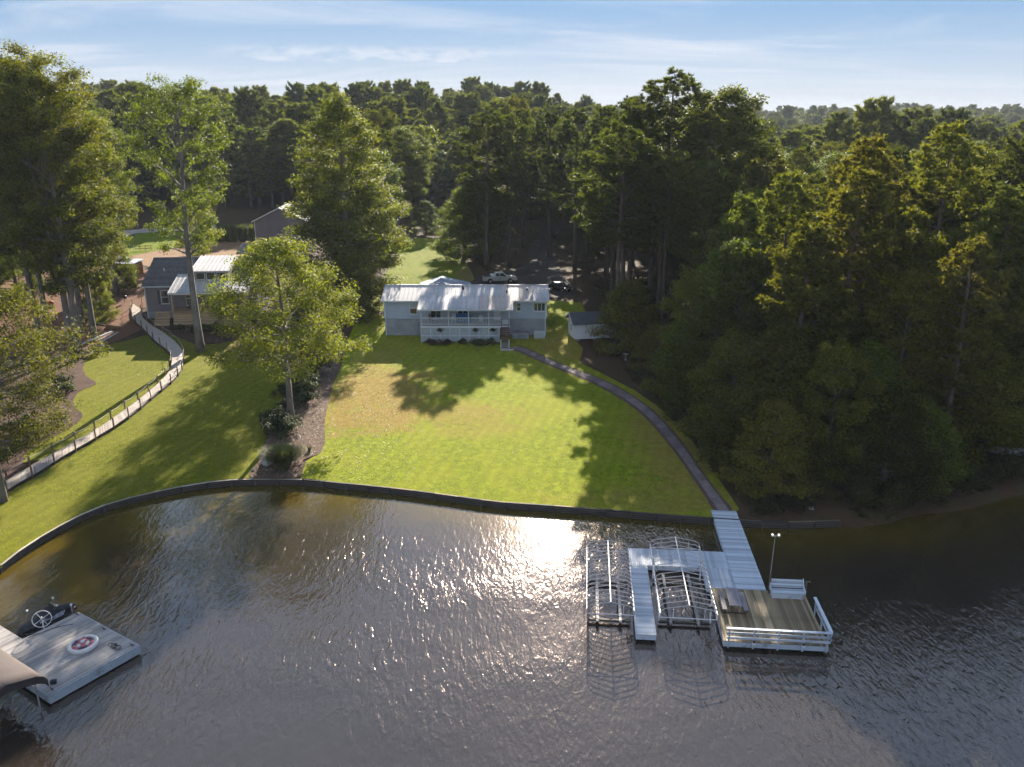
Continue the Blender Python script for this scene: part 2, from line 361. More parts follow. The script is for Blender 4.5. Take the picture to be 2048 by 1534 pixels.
M['red'] = plain('red_paint', (.32, .022, .03), .45, 0, .3, 2)
M['orange_wood'] = wood('orange_cedar', (.36, .15, .06), (.48, .22, .09), .7, 2, .1, 8)
M['blue_tarp'] = plain('blue_plastic', (.04, .16, .42), .5, 0, .3, 2)
M['tube_white'] = plain('white_vinyl', (.66, .64, .62), .42, 0, .2, 3.); M['tube_red'] = plain('red_vinyl', (.5, .16, .17), .42, 0, .35, 3.); M['tube_dark'] = plain('purple_vinyl', (.11, .05, .085), .42, 0, .3, 3.)
M['rock'] = plain('pale_boulder', (.42, .38, .35), .9, 0, .4, 1.6, .05)
M['rope'] = plain('pale_rope', (.58, .52, .44), .9, 0, .2, 6); M['black_rope'] = plain('black_rope', (.02, .02, .02), .9)
M['print'] = plain('white_print', (.62, .64, .70), .5, 0, .15, 4)
M['table'] = plain('mauve_weathered_table', (.30, .255, .265), .6, 0, .3, 1.2, .006, .4, .12)
M['terracotta'] = plain('clay_planter', (.30, .13, .08), .8); M['curtain'] = plain('pale_blind', (.5, .5, .52), .8, 0, .15, 4)
M['bark_grey'] = bark_mat('grey_bark', (.10, .086, .075), (.25, .22, .195)); M['bark_pine'] = bark_mat('pine_bark', (.075, .05, .038), (.20, .14, .105)); M['bark_dark'] = bark_mat('dark_bark', (.06, .048, .04), (.15, .125, .105))
M['leaf'] = leaf_mat('broad_leaf', (.056, .069, .012), (.168, .184, .026), (1.45, 1.6, .5), .12, .45, (.12, .075, .025), .28)
M['leaf_bright'] = leaf_mat('bright_broad_leaf', (.102, .116, .014), (.25, .26, .034), (1.4, 1.5, .45), .14, .46, (.15, .12, .03), .2)
M['needle'] = leaf_mat('pine_needle', (.056, .067, .017), (.162, .168, .038), (1.4, 1.5, .5), .14, .4)
M['shrub_leaf'] = leaf_mat('shrub_leaf', (.04, .052, .018), (.105, .115, .048), (1.2, 1.3, .7), .15, .3)
M['grass_blade'] = leaf_mat('ornamental_grass_blade', (.09, .11, .025), (.22, .23, .07), (1.3, 1.3, .7), .3, .35)
M['litter'] = leaf_mat('fallen_leaf', (.22, .15, .08), (.55, .46, .32), (1, .9, .7), .4, .2)
# ---------------------------------------------------------------- shore, ground, water
SHORE_W = [(-35.66,51.2),(-35.44,53.92),(-34.61,57.21),(-33.11,60.5),(-30.15,63.05),(-25.93,65.27),(-22.65,65.79),(-18.33,65.79),(-14.73,65.06),(-9.43,63.84),(-5.13,62.56),(-0.98,61.33),(3.06,60.69),(8.96,59.61),(15.45,58.47),(20.7,57.79),(25.43,58.05)]
SHORE_R = [(28.9,58.91),(32.39,60.5),(35.53,61.15),(38.62,62.37),(41.46,63.74),(43.53,64.55),(50,67.5),(58,70),(72,73),(100,75),(180,78),(420,70),(1480,60)]
SHORE_L = [(-1480,-20),(-300,-15),(-120,-8),(-70,8),(-50,24),(-40,38),(-36.6,46)]
WALL = smooth_line(SHORE_W, False, 4)
LSH = smooth_line(SHORE_L, False, 3); RSH = smooth_line(SHORE_R, False, 4)
SHORE = LSH + WALL + RSH
def build_ground():
    outer = [(1480, 2900), (-1480, 2900)]
    P = SHORE + outer; n = len(P); pts = [Vector(p) for p in P]
    def grid(x0, x1, y0, y1, st, hole=None):
        for x in np.arange(x0, x1, st):
            for y in np.arange(y0, y1, st):
                if hole and hole[0] <= x <= hole[1] and hole[2] <= y <= hole[3]: continue
                if y < 90 and (not in_poly(x, y, P) or dist_line(x, y, SHORE) < st * .5): continue
                pts.append(Vector((x + random.uniform(-.1, .1) * st, y + random.uniform(-.1, .1) * st)))
    grid(-110, 110, 20, 230, 4.0); grid(-380, 380, 0, 620, 20, (-112, 112, 0, 232)); grid(-1440, 1440, -10, 2880, 80, (-385, 385, -20, 622))
    V, E_, F, ov, *_ = delaunay_2d_cdt(pts, [(i, (i+1) % n) for i in range(n)], [], 1, 1e-4)
    vs = [(v.x, v.y, ground_z(v.x, v.y) if v.y > -40 else .5) for v in V]; fs = [tuple(f) for f in F]
    o = len(vs); k = len(SHORE)
    for i, (x, y) in enumerate(SHORE):
        a, b = SHORE[max(0, i-1)], SHORE[min(k-1, i+1)]; dx, dy = b[0]-a[0], b[1]-a[1]; l = math.hypot(dx, dy)
        off = 0.0 if len(LSH) <= i < len(LSH) + len(WALL) else 1.2
        vs.append((x + dy / l * off, y - dx / l * off, -.7))
    idx = {}
    for i, src in enumerate(ov):
        for q in src: idx[q] = i
    for i in range(k - 1):
        a = idx.get(i); b = idx.get(i + 1)
        if a is not None and b is not None: fs.append((a, o+i, o+i+1, b))
    me = bpy.data.meshes.new('ground'); me.from_pydata(vs, [], fs); me.polygons.foreach_set('use_smooth', [True]*len(fs))
    g = mobj('ground', me, M['forest_floor']); g['kind'] = 'structure'; return g
build_ground()

def water_mat():
    m, t, b, o = new_mat('lake_water')
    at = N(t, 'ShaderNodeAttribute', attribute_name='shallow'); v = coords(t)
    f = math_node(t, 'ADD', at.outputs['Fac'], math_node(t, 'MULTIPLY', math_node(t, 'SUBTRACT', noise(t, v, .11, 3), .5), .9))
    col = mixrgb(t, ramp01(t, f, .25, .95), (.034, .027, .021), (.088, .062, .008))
    wire(t, col, b.inputs['Base Color']); b.inputs['Roughness'].default_value = .08; b.inputs['IOR'].default_value = 2.35
    b.inputs['Specular Tint'].default_value = (1, .75, .60, 1)
    wv = coords(t, (1.9, .62, 1), (0, 0, R(-38))); wv2 = coords(t, (1.7, .55, 1), (0, 0, R(34)))
    sx = N(t, 'ShaderNodeSeparateXYZ'); wire(t, v, sx.inputs[0]); side = ramp01(t, math_node(t, 'ADD', sx.outputs[0], math_node(t, 'MULTIPLY', noise(t, v, .05, 2), 24)), 2, 26)
    lull = math_node(t, 'MULTIPLY_ADD', ramp01(t, at.outputs['Fac'], .62, .12), .5, .5)   # sheltered water lies calmer under the bank
    big = noise(t, wv2, .30, 2, .5, .6); mA = noise(t, wv2, 1.6, 2, .5, .9); mB = noise(t, wv, 1.7, 2, .5, .9); fine = noise(t, wv, 4.2, 2, .5, .3)
    mid = math_node(t, 'ADD', math_node(t, 'MULTIPLY', mA, math_node(t, 'SUBTRACT', 1.0, side)), math_node(t, 'MULTIPLY', mB, side))
    calm = ramp01(t, noise(t, coords(t, (1, 1.6, 1)), .06, 2), .36, .62)
    h = math_node(t, 'ADD', math_node(t, 'MULTIPLY', big, .13), math_node(t, 'MULTIPLY', mid, .17))
    h = math_node(t, 'ADD', h, math_node(t, 'MULTIPLY', math_node(t, 'MULTIPLY', fine, .045), math_node(t, 'MULTIPLY_ADD', calm, .55, .55)))
    bump(t, b, math_node(t, 'MULTIPLY', h, math_node(t, 'MULTIPLY', lull, math_node(t, 'MULTIPLY_ADD', calm, .55, .55))), .36); return m
M['water'] = water_mat()
def build_water():
    xs = np.unique(np.concatenate([np.linspace(-1470, -120, 12), np.arange(-120, 121, 2.0), np.linspace(120, 1470, 12)]))
    ys = np.unique(np.concatenate([np.linspace(-50, -10, 5), np.arange(-10, 82, 2.0)]))
    nx, ny = len(xs), len(ys); X, Y = np.meshgrid(xs, ys)
    vs = np.stack([X.ravel(), Y.ravel(), np.zeros(nx*ny)], 1)
    fs = [(j*nx+i, j*nx+i+1, (j+1)*nx+i+1, (j+1)*nx+i) for j in range(ny-1) for i in range(nx-1)]
    me = bpy.data.meshes.new('water'); me.from_pydata(vs.tolist(), [], fs)
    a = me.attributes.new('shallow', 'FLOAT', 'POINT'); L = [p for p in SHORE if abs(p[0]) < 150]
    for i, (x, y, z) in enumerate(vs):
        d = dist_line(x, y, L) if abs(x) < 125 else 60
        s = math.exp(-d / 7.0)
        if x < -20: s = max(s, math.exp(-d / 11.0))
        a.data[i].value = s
    w = mobj('water', me, M['water']); w['kind'] = 'structure'
build_water()

# ---------------------------------------------------------------- lawns, beds, drives
BW_UP = [(-43.3,64.27),(-42.97,67.21),(-42.46,70.11),(-41.81,73.07),(-41.35,75.77),(-41.05,78.32),(-40.93,81.74),(-40.76,85.06),(-40.84,88.61),(-41.07,92.46),(-41.52,95.69),(-42.51,99.11),(-44.19,103.2),(-46.31,106.26),(-49.0,109.46),(-52.64,114.39),(-55.5,118.2),(-57.4,122),(-58.8,126)]
BW_LO = [(-42.21,62.42),(-41.88,64.74),(-41.42,66.83),(-41.03,69.84),(-40.49,72.64),(-40.02,75.63),(-39.64,78.35),(-39.48,81.79),(-39.61,86.27),(-39.62,89.52),(-39.78,93.0),(-40.38,96.76),(-41.53,100.76),(-42.97,104.38),(-45.45,108.49),(-48.45,112.13),(-51.54,115.37),(-54.3,119),(-56.2,123)]
BED = [(-22.9,107.4),(-21.27,98.13),(-20.95,92.11),(-20.03,85.05),(-19.08,78.87),(-18.1,74.78),(-17.89,71.65),(-18.9,69.6),(-18.6,66.1),(-22.64,66.1),(-23.03,69.32),(-23.6,73.5),(-24.6,78.87),(-24.9,86.72),(-26.9,98.13),(-28.5,107.42),(-29,113),(-25,114)]
PATH_UP = [(0.4,108.6),(1.5,108.87),(6.09,100.98),(10.53,94.64),(13.11,89.34),(15.13,82.64),(16.37,74.13),(16.77,68.2),(17.35,62.56),(17.55,59.9)]
PATH_LO = [(-0.5,107.4),(1.06,105.92),(4.6,100.0),(8.9,93.4),(11.5,88.1),(13.6,81.8),(14.9,73.6),(15.5,68.0),(15.95,62.56),(16.2,59.7)]
def shore_between(x0, x1, off=.18): return [(x, y + off) for x, y in WALL if x0 <= x <= x1]
lawn_front = [(-18.35,66.05)] + shore_between(-18.2, 17.9) + [(18.2,60.2),(17.9,66),(17.4,74.2),(16.2,82.8),(14.1,89.8),(11.4,95.6),(8.6,101.5),(9.6,108),(8,116),(12,119),(11,131),(3,133),(-1,125),(-18.4,121.5),(-20.5,125),(-23.5,123),(-23,114),(-22.4,107.4),(-21.27,98.13),(-20.95,92.11),(-20.03,85.05),(-19.08,78.87),(-18.1,74.78),(-17.89,71.65),(-18.7,69.6)]
sheet('lawn', lawn_front, M['lawn'], .045, 2.5, label='sunlit green lawn sloping to the lake below the white-roofed house', smooth_edge=False)
lawn_left = [(-35.5,51.2),(-40,44),(-47,40),(-54,45),(-47,57)] + BW_LO[:17] + [(-50,117),(-44,117.2),(-38,117),(-32,114.5),(-29,112)] + [(-28.5,107.42),(-26.9,98.13),(-24.9,86.72),(-24.6,78.87),(-23.6,73.5),(-23.03,69.32),(-22.64,66.05)] + [(x-.1, y+.18) for x, y in WALL if x < -22.9][::-1]
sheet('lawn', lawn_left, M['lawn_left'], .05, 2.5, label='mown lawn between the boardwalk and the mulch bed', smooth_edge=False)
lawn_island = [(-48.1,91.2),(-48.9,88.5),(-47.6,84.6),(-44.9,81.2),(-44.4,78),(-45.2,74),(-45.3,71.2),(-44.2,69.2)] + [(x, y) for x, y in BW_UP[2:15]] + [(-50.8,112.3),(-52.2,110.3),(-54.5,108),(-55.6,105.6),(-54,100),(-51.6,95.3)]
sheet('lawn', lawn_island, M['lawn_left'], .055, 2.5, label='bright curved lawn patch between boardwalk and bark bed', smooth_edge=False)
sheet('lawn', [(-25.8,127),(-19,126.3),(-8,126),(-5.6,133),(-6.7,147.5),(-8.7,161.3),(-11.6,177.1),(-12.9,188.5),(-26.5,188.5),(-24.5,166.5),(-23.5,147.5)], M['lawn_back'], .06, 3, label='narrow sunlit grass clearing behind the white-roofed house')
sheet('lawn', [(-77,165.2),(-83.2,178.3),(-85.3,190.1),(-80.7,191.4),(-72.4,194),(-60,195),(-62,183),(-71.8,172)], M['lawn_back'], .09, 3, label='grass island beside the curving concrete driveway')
sheet('mulch_bed', BED, M['chips'], .085, 1.5, label='wood chip bed with shrubs between the two lawns', wob=.12)
sheet('mulch_bed', [(-60.2,93),(-58.3,98),(-56.3,104.5),(-55.4,104.8),(-53.3,99),(-51.2,95),(-48.3,91.5),(-48.7,88.5),(-47.4,84.6),(-44.7,81.2),(-44.2,78),(-45,74),(-45.1,71.2),(-43.9,68.6),(-43.6,65),(-50,58),(-60,70)], M['mulch'], .085, 2, label='dark bark mulch bed under the trees left of the boardwalk', wob=.08)
sheet('mulch_bed', [(-51.2,115.8),(-47.5,112.4),(-44.8,110.2),(-42,108.6),(-38.5,111),(-36,115.8),(-40,117.2),(-46,117)], M['mulch'], .1, 1.5, label='mulch bed along the foot of the timber deck', wob=.1)
sheet('dirt_yard', [(-54.6,108.4),(-60,104),(-78,106),(-90,118),(-92,140),(-82,152),(-70,152),(-60,146),(-57,132),(-56.3,125),(-58.6,124.5),(-57.2,122),(-55.4,118.6),(-52.6,114.8)], M['dirt'], .05, 3, label='red-brown dirt yard beside the grey house', wob=.2)
sheet('pine_straw_bed', [(-75.5,163),(-78,170),(-71.8,171.4),(-62,182),(-56,180),(-53,172),(-52.5,166),(-52,150),(-56,140),(-60,147),(-68,154)], M['straw'], .075, 3, label='tan pine straw bed behind the grey house', wob=.3)
sheet('driveway', [(-83.5,166),(-79.5,157.5),(-72.5,157.5),(-74.5,162),(-77.4,166),(-83.6,178.5),(-86,189),(-81,192.2),(-72.4,194.8),(-60,196.2),(-45,200),(-45,203.5),(-60,200.5),(-74,198.8),(-86,196),(-93,191),(-92,184),(-88.5,176)], M['concrete'], .12, 3, label='pale concrete driveway curving behind the grey house', wob=.05)
sheet('gravel_driveway', [(-8,141),(-5,136.5),(4,134),(10.5,135),(10.5,142),(9.5,152),(9,183),(14,215),(10,216),(4.5,184),(2.5,162),(-5.5,150.5)], M['gravel'], .07, 3, label='grey gravel parking area behind the white-roofed house', wob=.3)
# path of pavers from the porch steps to the dock
pth = mobj('path', sheet('tmp', PATH_UP + PATH_LO[::-1], M['chips'], .07, 1.5, smooth_edge=True).data, None); bpy.data.objects.remove(bpy.data.objects['tmp'])
pth['kind'] = 'structure'; pth['label'] = 'curving mauve paver path from porch steps to dock'
U, Lo = smooth_line(PATH_UP, False, 8), smooth_line(PATH_LO, False, 8)
def resample(L, n):
    d = [0]
    for a, b in zip(L, L[1:]): d.append(d[-1] + math.hypot(b[0]-a[0], b[1]-a[1]))
    return [(float(np.interp(t, d, [p[0] for p in L])), float(np.interp(t, d, [p[1] for p in L]))) for t in np.linspace(0, d[-1], n)]
nU = 48; U, Lo = resample(U, nU), resample(Lo, nU)
U, Lo = [(a[0]*.80+b[0]*.20, a[1]*.80+b[1]*.20) for a, b in zip(U, Lo)], [(a[0]*.20+b[0]*.80, a[1]*.20+b[1]*.80) for a, b in zip(U, Lo)]
for i in range(nU - 1):
    g = .018; q = []
    a0, a1, b0, b1 = [Vector((*p, 0)) for p in (U[i], U[i+1], Lo[i], Lo[i+1])]
    top = [a0.lerp(a1, g), a1.lerp(a0, g), b1.lerp(b0, g), b0.lerp(b1, g)]
    hz = random.uniform(.0, .012)
    vs = [(p.x, p.y, ground_z(p.x, p.y) + .125 + hz) for p in top] + [(p.x, p.y, ground_z(p.x, p.y) + .05) for p in top]
    MB().add(vs, [(0,1,2,3),(7,6,5,4),(0,4,5,1),(1,5,6,2),(2,6,7,3),(3,7,4,0)]).build('paver', M['paver'], pth)
# timber sea wall
sw = thing('seawall', 'low dark timber seawall with pale cap along the lawns', 'seawall', (0, 0, 0))
fc = MB()
for (x0, y0), (x1, y1) in zip(WALL, WALL[1:]):
    fc.add([(x0,y0,-.6),(x1,y1,-.6),(x1,y1,.52),(x0,y0,.52),(x0+.02,y0+.14,-.6),(x1+.02,y1+.14,-.6),(x1+.02,y1+.14,.52),(x0+.02,y0+.14,.52)], [(0,1,2,3),(7,6,5,4),(3,2,6,7),(0,4,5,1),(0,3,7,4),(1,5,6,2)])
fc.build('sheeting', M['dark_timber'], sw)
RW = resample(WALL, 36)
for i in range(35):
    a, b = RW[i], RW[i+1]; z = .545 + random.uniform(-.008, .008)
    MB().bar((a[0], a[1]+.05, z), (b[0], b[1]+.05, z), .15, .05).build('cap_board', M['cap_timber'] if i < 13 else random.choice((M['dark_timber'], M['dark_timber'], M['post_wood'])), sw)
pm = MB().tube([(0,0,-.8),(0,0,.46)], .08, 7).mesh('pile'); pm.materials.append(M['dark_timber'])
for i in range(0, 36):
    mobj('pile', pm, None, sw, (RW[i][0], RW[i][1] - .1, 0))
lw = MB()
for k in range(3): lw.tube([(x, y - .06, (.08 + k * .16)) for x, y in RW], .045, 5)
lw.build('waler', M['dark_timber'], sw)
# ---------------------------------------------------------------- tree builder
def leaves_mesh(name, C, size, nrm, mat, ratio=.6, droop=0.):
    """a rhombic leaf at every centre C with normal nrm"""
    n = len(C); r = rng.normal(size=(n, 3)); nrm = nrm / (np.linalg.norm(nrm, axis=1, keepdims=True) + 1e-9)
    u = np.cross(nrm, r); u /= np.linalg.norm(u, axis=1, keepdims=True) + 1e-9; v = np.cross(nrm, u)
    L = size[:, None] * .5; Wd = L * ratio
    V = np.empty((n, 4, 3)); V[:, 0] = C - u*L; V[:, 1] = C + v*Wd - nrm*L*.18; V[:, 2] = C + u*L - nrm*L*.1; V[:, 3] = C - v*Wd - nrm*L*.18
    return polys(name, V.reshape(-1, 3), 4, mat, np.repeat(rng.random(n), 4))
def polys(name, V, k, mat, rnd):
    n = len(V) // k; me = bpy.data.meshes.new(name)
    me.vertices.add(len(V)); me.vertices.foreach_set('co', V.astype(np.float32).ravel())
    me.loops.add(len(V)); me.loops.foreach_set('vertex_index', np.arange(len(V), dtype=np.int32))
    me.polygons.add(n); me.polygons.foreach_set('loop_start', np.arange(0, len(V), k, dtype=np.int32)); me.polygons.foreach_set('loop_total', np.full(n, k, dtype=np.int32))
    a = me.attributes.new('rnd', 'FLOAT', 'POINT'); a.data.foreach_set('value', rnd.astype(np.float32))
    me.materials.append(mat); me.update(calc_edges=True); return me
def env(kind, t):
    if kind == 'round': return max(.08, math.sin(math.pi * (0.12 + .86 * t)) ** .62)
    if kind == 'cone': return max(.10, (1 - t) ** .56 * (0.42 + .58 * min(1, t * 4)))
    if kind == 'oval': return max(.10, math.sin(math.pi * (.14 + .80 * t)) ** .8)
    if kind == 'skirt': return max(.14, (1 - t ** 1.8) ** .7)
    if kind == 'flat': return max(.2, math.sin(math.pi * (.25 + .68 * t)) ** .6)
    return 1
def broadleaf(name, seed, h, base, rad, kind='round', nb=34, leaves=24000, leaf=.3, clus=1.0, mat='leaf', bark='bark_grey', tr=.32, up=.45, fork=0, lean=(0, 0), gap=.0):
    rr = random.Random(seed); mb = MB(); cs = []
    def trunk_pt(t): return Vector((lean[0]*t*t*h + math.sin(t*5+seed)*.012*h*t, lean[1]*t*t*h + math.cos(t*4+seed*2)*.012*h*t, t*h*.95))
    mb.tube([trunk_pt(i/9) + (Vector((0,0,-.5)) if i == 0 else Vector()) for i in range(10)], [tr*(1.35 if i == 0 else 1)*(1-i/9)**.8 + .03 for i in range(10)], 8)
    for f in range(fork):   # extra stems leaving the trunk low down
        t0 = .2 + .12*f; a = rr.uniform(0, 6.28); p0 = trunk_pt(t0); d = Vector((math.cos(a), math.sin(a), 0))
        mb.tube([p0 + d*(.16*h*(s**.6)*.6) + Vector((0,0,s*h*.62)) for s in (0,.15,.4,.7,1)], [tr*.62,tr*.55,tr*.42,tr*.25,.03], 6)
    for i in range(nb):
        t = (i + rr.uniform(.1, .9)) / nb; zt = base + (h - base) * t * .97; p0 = trunk_pt(max(.05, (zt - (h-base)*.06) / h / .95 if zt/h < .97 else .97)); 
        a = i * 2.39996 + rr.uniform(-.5, .5); L = rad * env(kind, t) * rr.uniform(.72, 1.12)
        upv = up * (0.5 + t) * rr.uniform(.6, 1.2)
        d = Vector((math.cos(a), math.sin(a), 0)); pts = []
        for s in (0, .3, .6, .85, 1.0):
            pts.append(p0 + d * (L * s) + Vector((0, 0, L * upv * (s - .35 * s * s))) + Vector((rr.uniform(-1,1), rr.uniform(-1,1), rr.uniform(-1,1))) * (.05 * L * s))
        r0 = tr * (.11 + .20 * (1 - t)); mb.tube(pts, [r0, r0*.75, r0*.5, r0*.3, .015], 5, cap=False)
        m = max(3, int(3 + L * 1.6))
        for k in range(m):
            s = .28 + .74 * (k + rr.random()) / m; j = min(3, int(s * 4)); q = pts[j].lerp(pts[j+1], min(1, s*4-j))
            b = a + rr.choice((-1, 1)) * rr.uniform(.5, 1.5); l2 = L * rr.uniform(.14, .36) * (1.15 - s * .5) + .4
            e = q + Vector((math.cos(b)*l2, math.sin(b)*l2, rr.uniform(-.15, .55) * l2))
            if rr.random() < .8: mb.tube([q, q.lerp(e, .55) + Vector((0,0,.06*l2)), e], [max(.02, r0*.3), .02, .01], 3, cap=False)
            if rr.random() > gap: cs.append((e, rr.uniform(.65, 1.25) * clus))
            if rr.random() < .5 - gap*.5: cs.append((q.lerp(e, .5), rr.uniform(.5, .9) * clus))
        cs.append((pts[-1], clus * rr.uniform(.6, 1.0)))
    for k in range(6): cs.append((trunk_pt(.97 + .008*k) + Vector((rr.uniform(-.6,.6), rr.uniform(-.6,.6), rr.uniform(-.8,.5))), clus*.7))
    P = np.array([tuple(c[0]) for c in cs]); S = np.array([c[1] for c in cs]); w = S**2; cnt = rng.multinomial(leaves, w / w.sum())
    ci = np.repeat(np.arange(len(P)), cnt); n = len(ci)
    dv = rng.normal(size=(n, 3)); dv /= np.linalg.norm(dv, axis=1, keepdims=True); rad_ = rng.random(n) ** .45
    C = P[ci] + dv * (rad_ * S[ci])[:, None] * np.array([1, 1, .72])
    nr = dv * .6 + np.array([0, 0, .75]) + rng.normal(size=(n, 3)) * .55
    crown = leaves_mesh(name + '_crown', C, leaf * rng.uniform(.6, 1.35, n), nr, M[mat])
    tm = mb.mesh(name + '_trunk', True); tm.materials.append(M[bark]); return tm, crown
def pine(name, seed, h, base, rad, tufts=1500, needles=14, nl=.42, tr=.26, flat=False):
    rr = random.Random(seed); mb = MB(); T = []; 
    def tp(t): return Vector((math.sin(t*3+seed)*.012*h*t, math.cos(t*2.4+seed)*.012*h*t, t*h))
    mb.tube([tp(i/9) + (Vector((0,0,-.5)) if i == 0 else Vector()) for i in range(10)], [tr*(1.3 if i == 0 else 1)*(1-i/9)**.7 + .03 for i in range(10)], 7)
    nb = 46
    for i in range(nb):
        t = ((i + rr.random()) / nb) ** .85; zt = base + (h - base) * t; p0 = tp(zt / h); a = i * 2.39996 + rr.uniform(-.6, .6)
        sh = (math.sin(math.pi * (.16 + .84 * t)) ** .75) if not flat else (max(.15, (1 - abs(t - .62) * 1.5)))
        L = rad * max(.16, sh) * rr.uniform(.6, 1.15); el = -.12 + .75 * t + rr.uniform(-.15, .2)
        d = Vector((math.cos(a) * math.cos(el), math.sin(a) * math.cos(el), math.sin(el)))
        pts = [p0 + d * (L*s) + Vector((0, 0, .18 * L * s * s)) for s in (0, .35, .7, 1)]
        r0 = tr * (.13 + .2 * (1 - t)); mb.tube(pts, [r0, r0*.7, r0*.4, .015], 4, cap=False)
        m = max(3, int(L * 2.6))
        for k in range(m):
            s = .3 + .7 * (k + rr.random()) / m; j = min(2, int(s * 3)); q = pts[j].lerp(pts[j+1], min(1, s*3-j))
            b = a + rr.choice((-1, 1)) * rr.uniform(.4, 1.25); l2 = (.25 + .4 * L * (1.1 - s)) * rr.uniform(.5, 1.1) + .25
            e = q + Vector((math.cos(b)*l2, math.sin(b)*l2, l2 * rr.uniform(.1, .6)))
            mb.tube([q, e], [.025, .01], 3, cap=False); td = (e - q).normalized()
            T.append((e, td)); T.append((q.lerp(e, .6), td))
            if l2 > .8: T.append((q.lerp(e, .3), td)); T.append((e + Vector((rr.uniform(-.3,.3), rr.uniform(-.3,.3), rr.uniform(-.1,.3))), td))
        T.append((pts[-1], d)); 
    for k in range(10): T.append((tp(.93 + .007*k) + Vector((rr.uniform(-.4,.4), rr.uniform(-.4,.4), 0)), Vector((0, 0, 1))))
    idx = [rr.randrange(len(T)) for _ in range(max(0, tufts - len(T)))] + list(range(len(T)))
    P = np.array([tuple(T[i][0]) for i in idx]); Dr = np.array([tuple(T[i][1]) for i in idx]); n = len(P)
    P = P + rng.normal(size=(n, 3)) * np.where(np.arange(n) < n - len(T), .22, .03)[:, None]
    ci = np.repeat(np.arange(n), needles); k = len(ci)
    dv = rng.normal(size=(k, 3)); dv /= np.linalg.norm(dv, axis=1, keepdims=True); dv = dv * .9 + Dr[ci] * .55 + np.array([0, 0, .45]); dv /= np.linalg.norm(dv, axis=1, keepdims=True)
    s = np.cross(dv, rng.normal(size=(k, 3))); s /= np.linalg.norm(s, axis=1, keepdims=True)
    ln = nl * rng.uniform(.6, 1.2, k)[:, None]; wd = nl * .15
    V = np.empty((k, 3, 3)); V[:, 0] = P[ci] - s*wd + dv*ln*.1; V[:, 1] = P[ci] + s*wd + dv*ln*.1; V[:, 2] = P[ci] + dv*ln
    rv = np.clip(np.repeat(rng.random(n), needles) * .7 + rng.random(k) * .3, 0, 1)
    crown = polys(name + '_crown', V.reshape(-1, 3), 3, M['needle'], np.repeat(rv, 3))
    tm = mb.mesh(name + '_trunk', True); tm.materials.append(M['bark_pine']); return tm, crown
SPEC = {}
SPEC['oak1'] = (broadleaf('oak1', 1, 19, 4.5, 5.6, 'round', 40, 30000, .30, 1.1, bark='bark_dark'), 19)
SPEC['oak2'] = (broadleaf('oak2', 2, 17, 2.6, 5.2, 'round', 38, 28000, .30, 1.05, bark='bark_dark', up=.6), 17)
SPEC['oak3'] = (broadleaf('oak3', 3, 22, 7.0, 5.0, 'oval', 40, 28000, .30, 1.05, bark='bark_grey', up=.8), 22)
SPEC['edge1'] = (broadleaf('edge1', 4, 13, .9, 5.0, 'skirt', 44, 40000, .25, 1.0, bark='bark_dark', up=.25), 13)
SPEC['edge2'] = (broadleaf('edge2', 5, 10, .7, 4.2, 'skirt', 36, 30000, .23, .95, bark='bark_grey', up=.35), 10)
SPEC['pine1'] = (pine('pine1', 11, 28, 13, 4.4, 2700, 15, .40), 28)
SPEC['pine2'] = (pine('pine2', 12, 25, 9, 4.0, 2700, 15, .40), 25)
SPEC['pine3'] = (pine('pine3', 13, 30, 17, 4.8, 2500, 15, .40, flat=True), 30)
SPEC['pine4'] = (pine('pine4', 14, 21, 5, 3.8, 2600, 15, .40), 21)
# signature trees of this shore
SPEC['poplar1'] = (broadleaf('poplar1', 21, 36, 13, 6.3, 'oval', 52, 46000, .27, 1.15, 'leaf', 'bark_grey', .42, 1.15, 2, gap=.12), 36)
SPEC['poplar2'] = (broadleaf('poplar2', 22, 34, 13.5, 5.6, 'oval', 44, 20000, .26, 1.05, 'leaf_bright', 'bark_grey', .46, 1.35, 0, gap=.2), 34)
SPEC['poplar3'] = (broadleaf('poplar3', 23, 33, 9, 5.8, 'oval', 48, 42000, .27, 1.1, 'leaf', 'bark_grey', .38, .9, 1, gap=.12), 33)
SPEC['gum'] = (broadleaf('gum', 24, 32, 1.5, 8.6, 'cone', 84, 66000, .30, 1.35, 'leaf', 'bark_grey', .45, .45), 32)
SPEC['maple'] = (broadleaf('maple', 25, 19, 6.6, 6.8, 'skirt', 48, 46000, .21, 1.0, 'leaf_bright', 'bark_grey', .30, .30, gap=.10), 19)
SPEC['willow_oak'] = (broadleaf('willow_oak', 26, 18.5, 5.0, 7.0, 'round', 46, 48000, .18, .95, 'leaf', 'bark_grey', .26, .4), 18.5)
SPEC['sapling'] = (broadleaf('sapling', 27, 7, 1.2, 2.2, 'round', 20, 6000, .22, .7, 'leaf_bright', 'bark_grey', .08, .5), 7)
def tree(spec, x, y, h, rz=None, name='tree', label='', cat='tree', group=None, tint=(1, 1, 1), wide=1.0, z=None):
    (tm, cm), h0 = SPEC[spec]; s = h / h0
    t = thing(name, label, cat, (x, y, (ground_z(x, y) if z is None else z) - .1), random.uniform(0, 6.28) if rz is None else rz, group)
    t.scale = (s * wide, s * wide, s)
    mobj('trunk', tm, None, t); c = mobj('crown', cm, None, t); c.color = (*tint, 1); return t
def vt(a=.22, warm=0.):
    k = 1 + random.uniform(-a, a); w = random.uniform(-.12, .12) + warm
    return (k * (1 + w * 1.3), k * (1 + w * .25), k * (1 - w * .4))
HERO = []
def hero(spec, x, y, h, name, label, **kw): HERO.append((x, y)); return tree(spec, x, y, h, name=name, label=label, **kw)
hero('poplar1', -57.7, 105, 37, 'poplar_tree', 'tallest forked poplar with bare pale trunk beside the dirt yard', rz=.4, tint=(1.2, 1.05, .95))
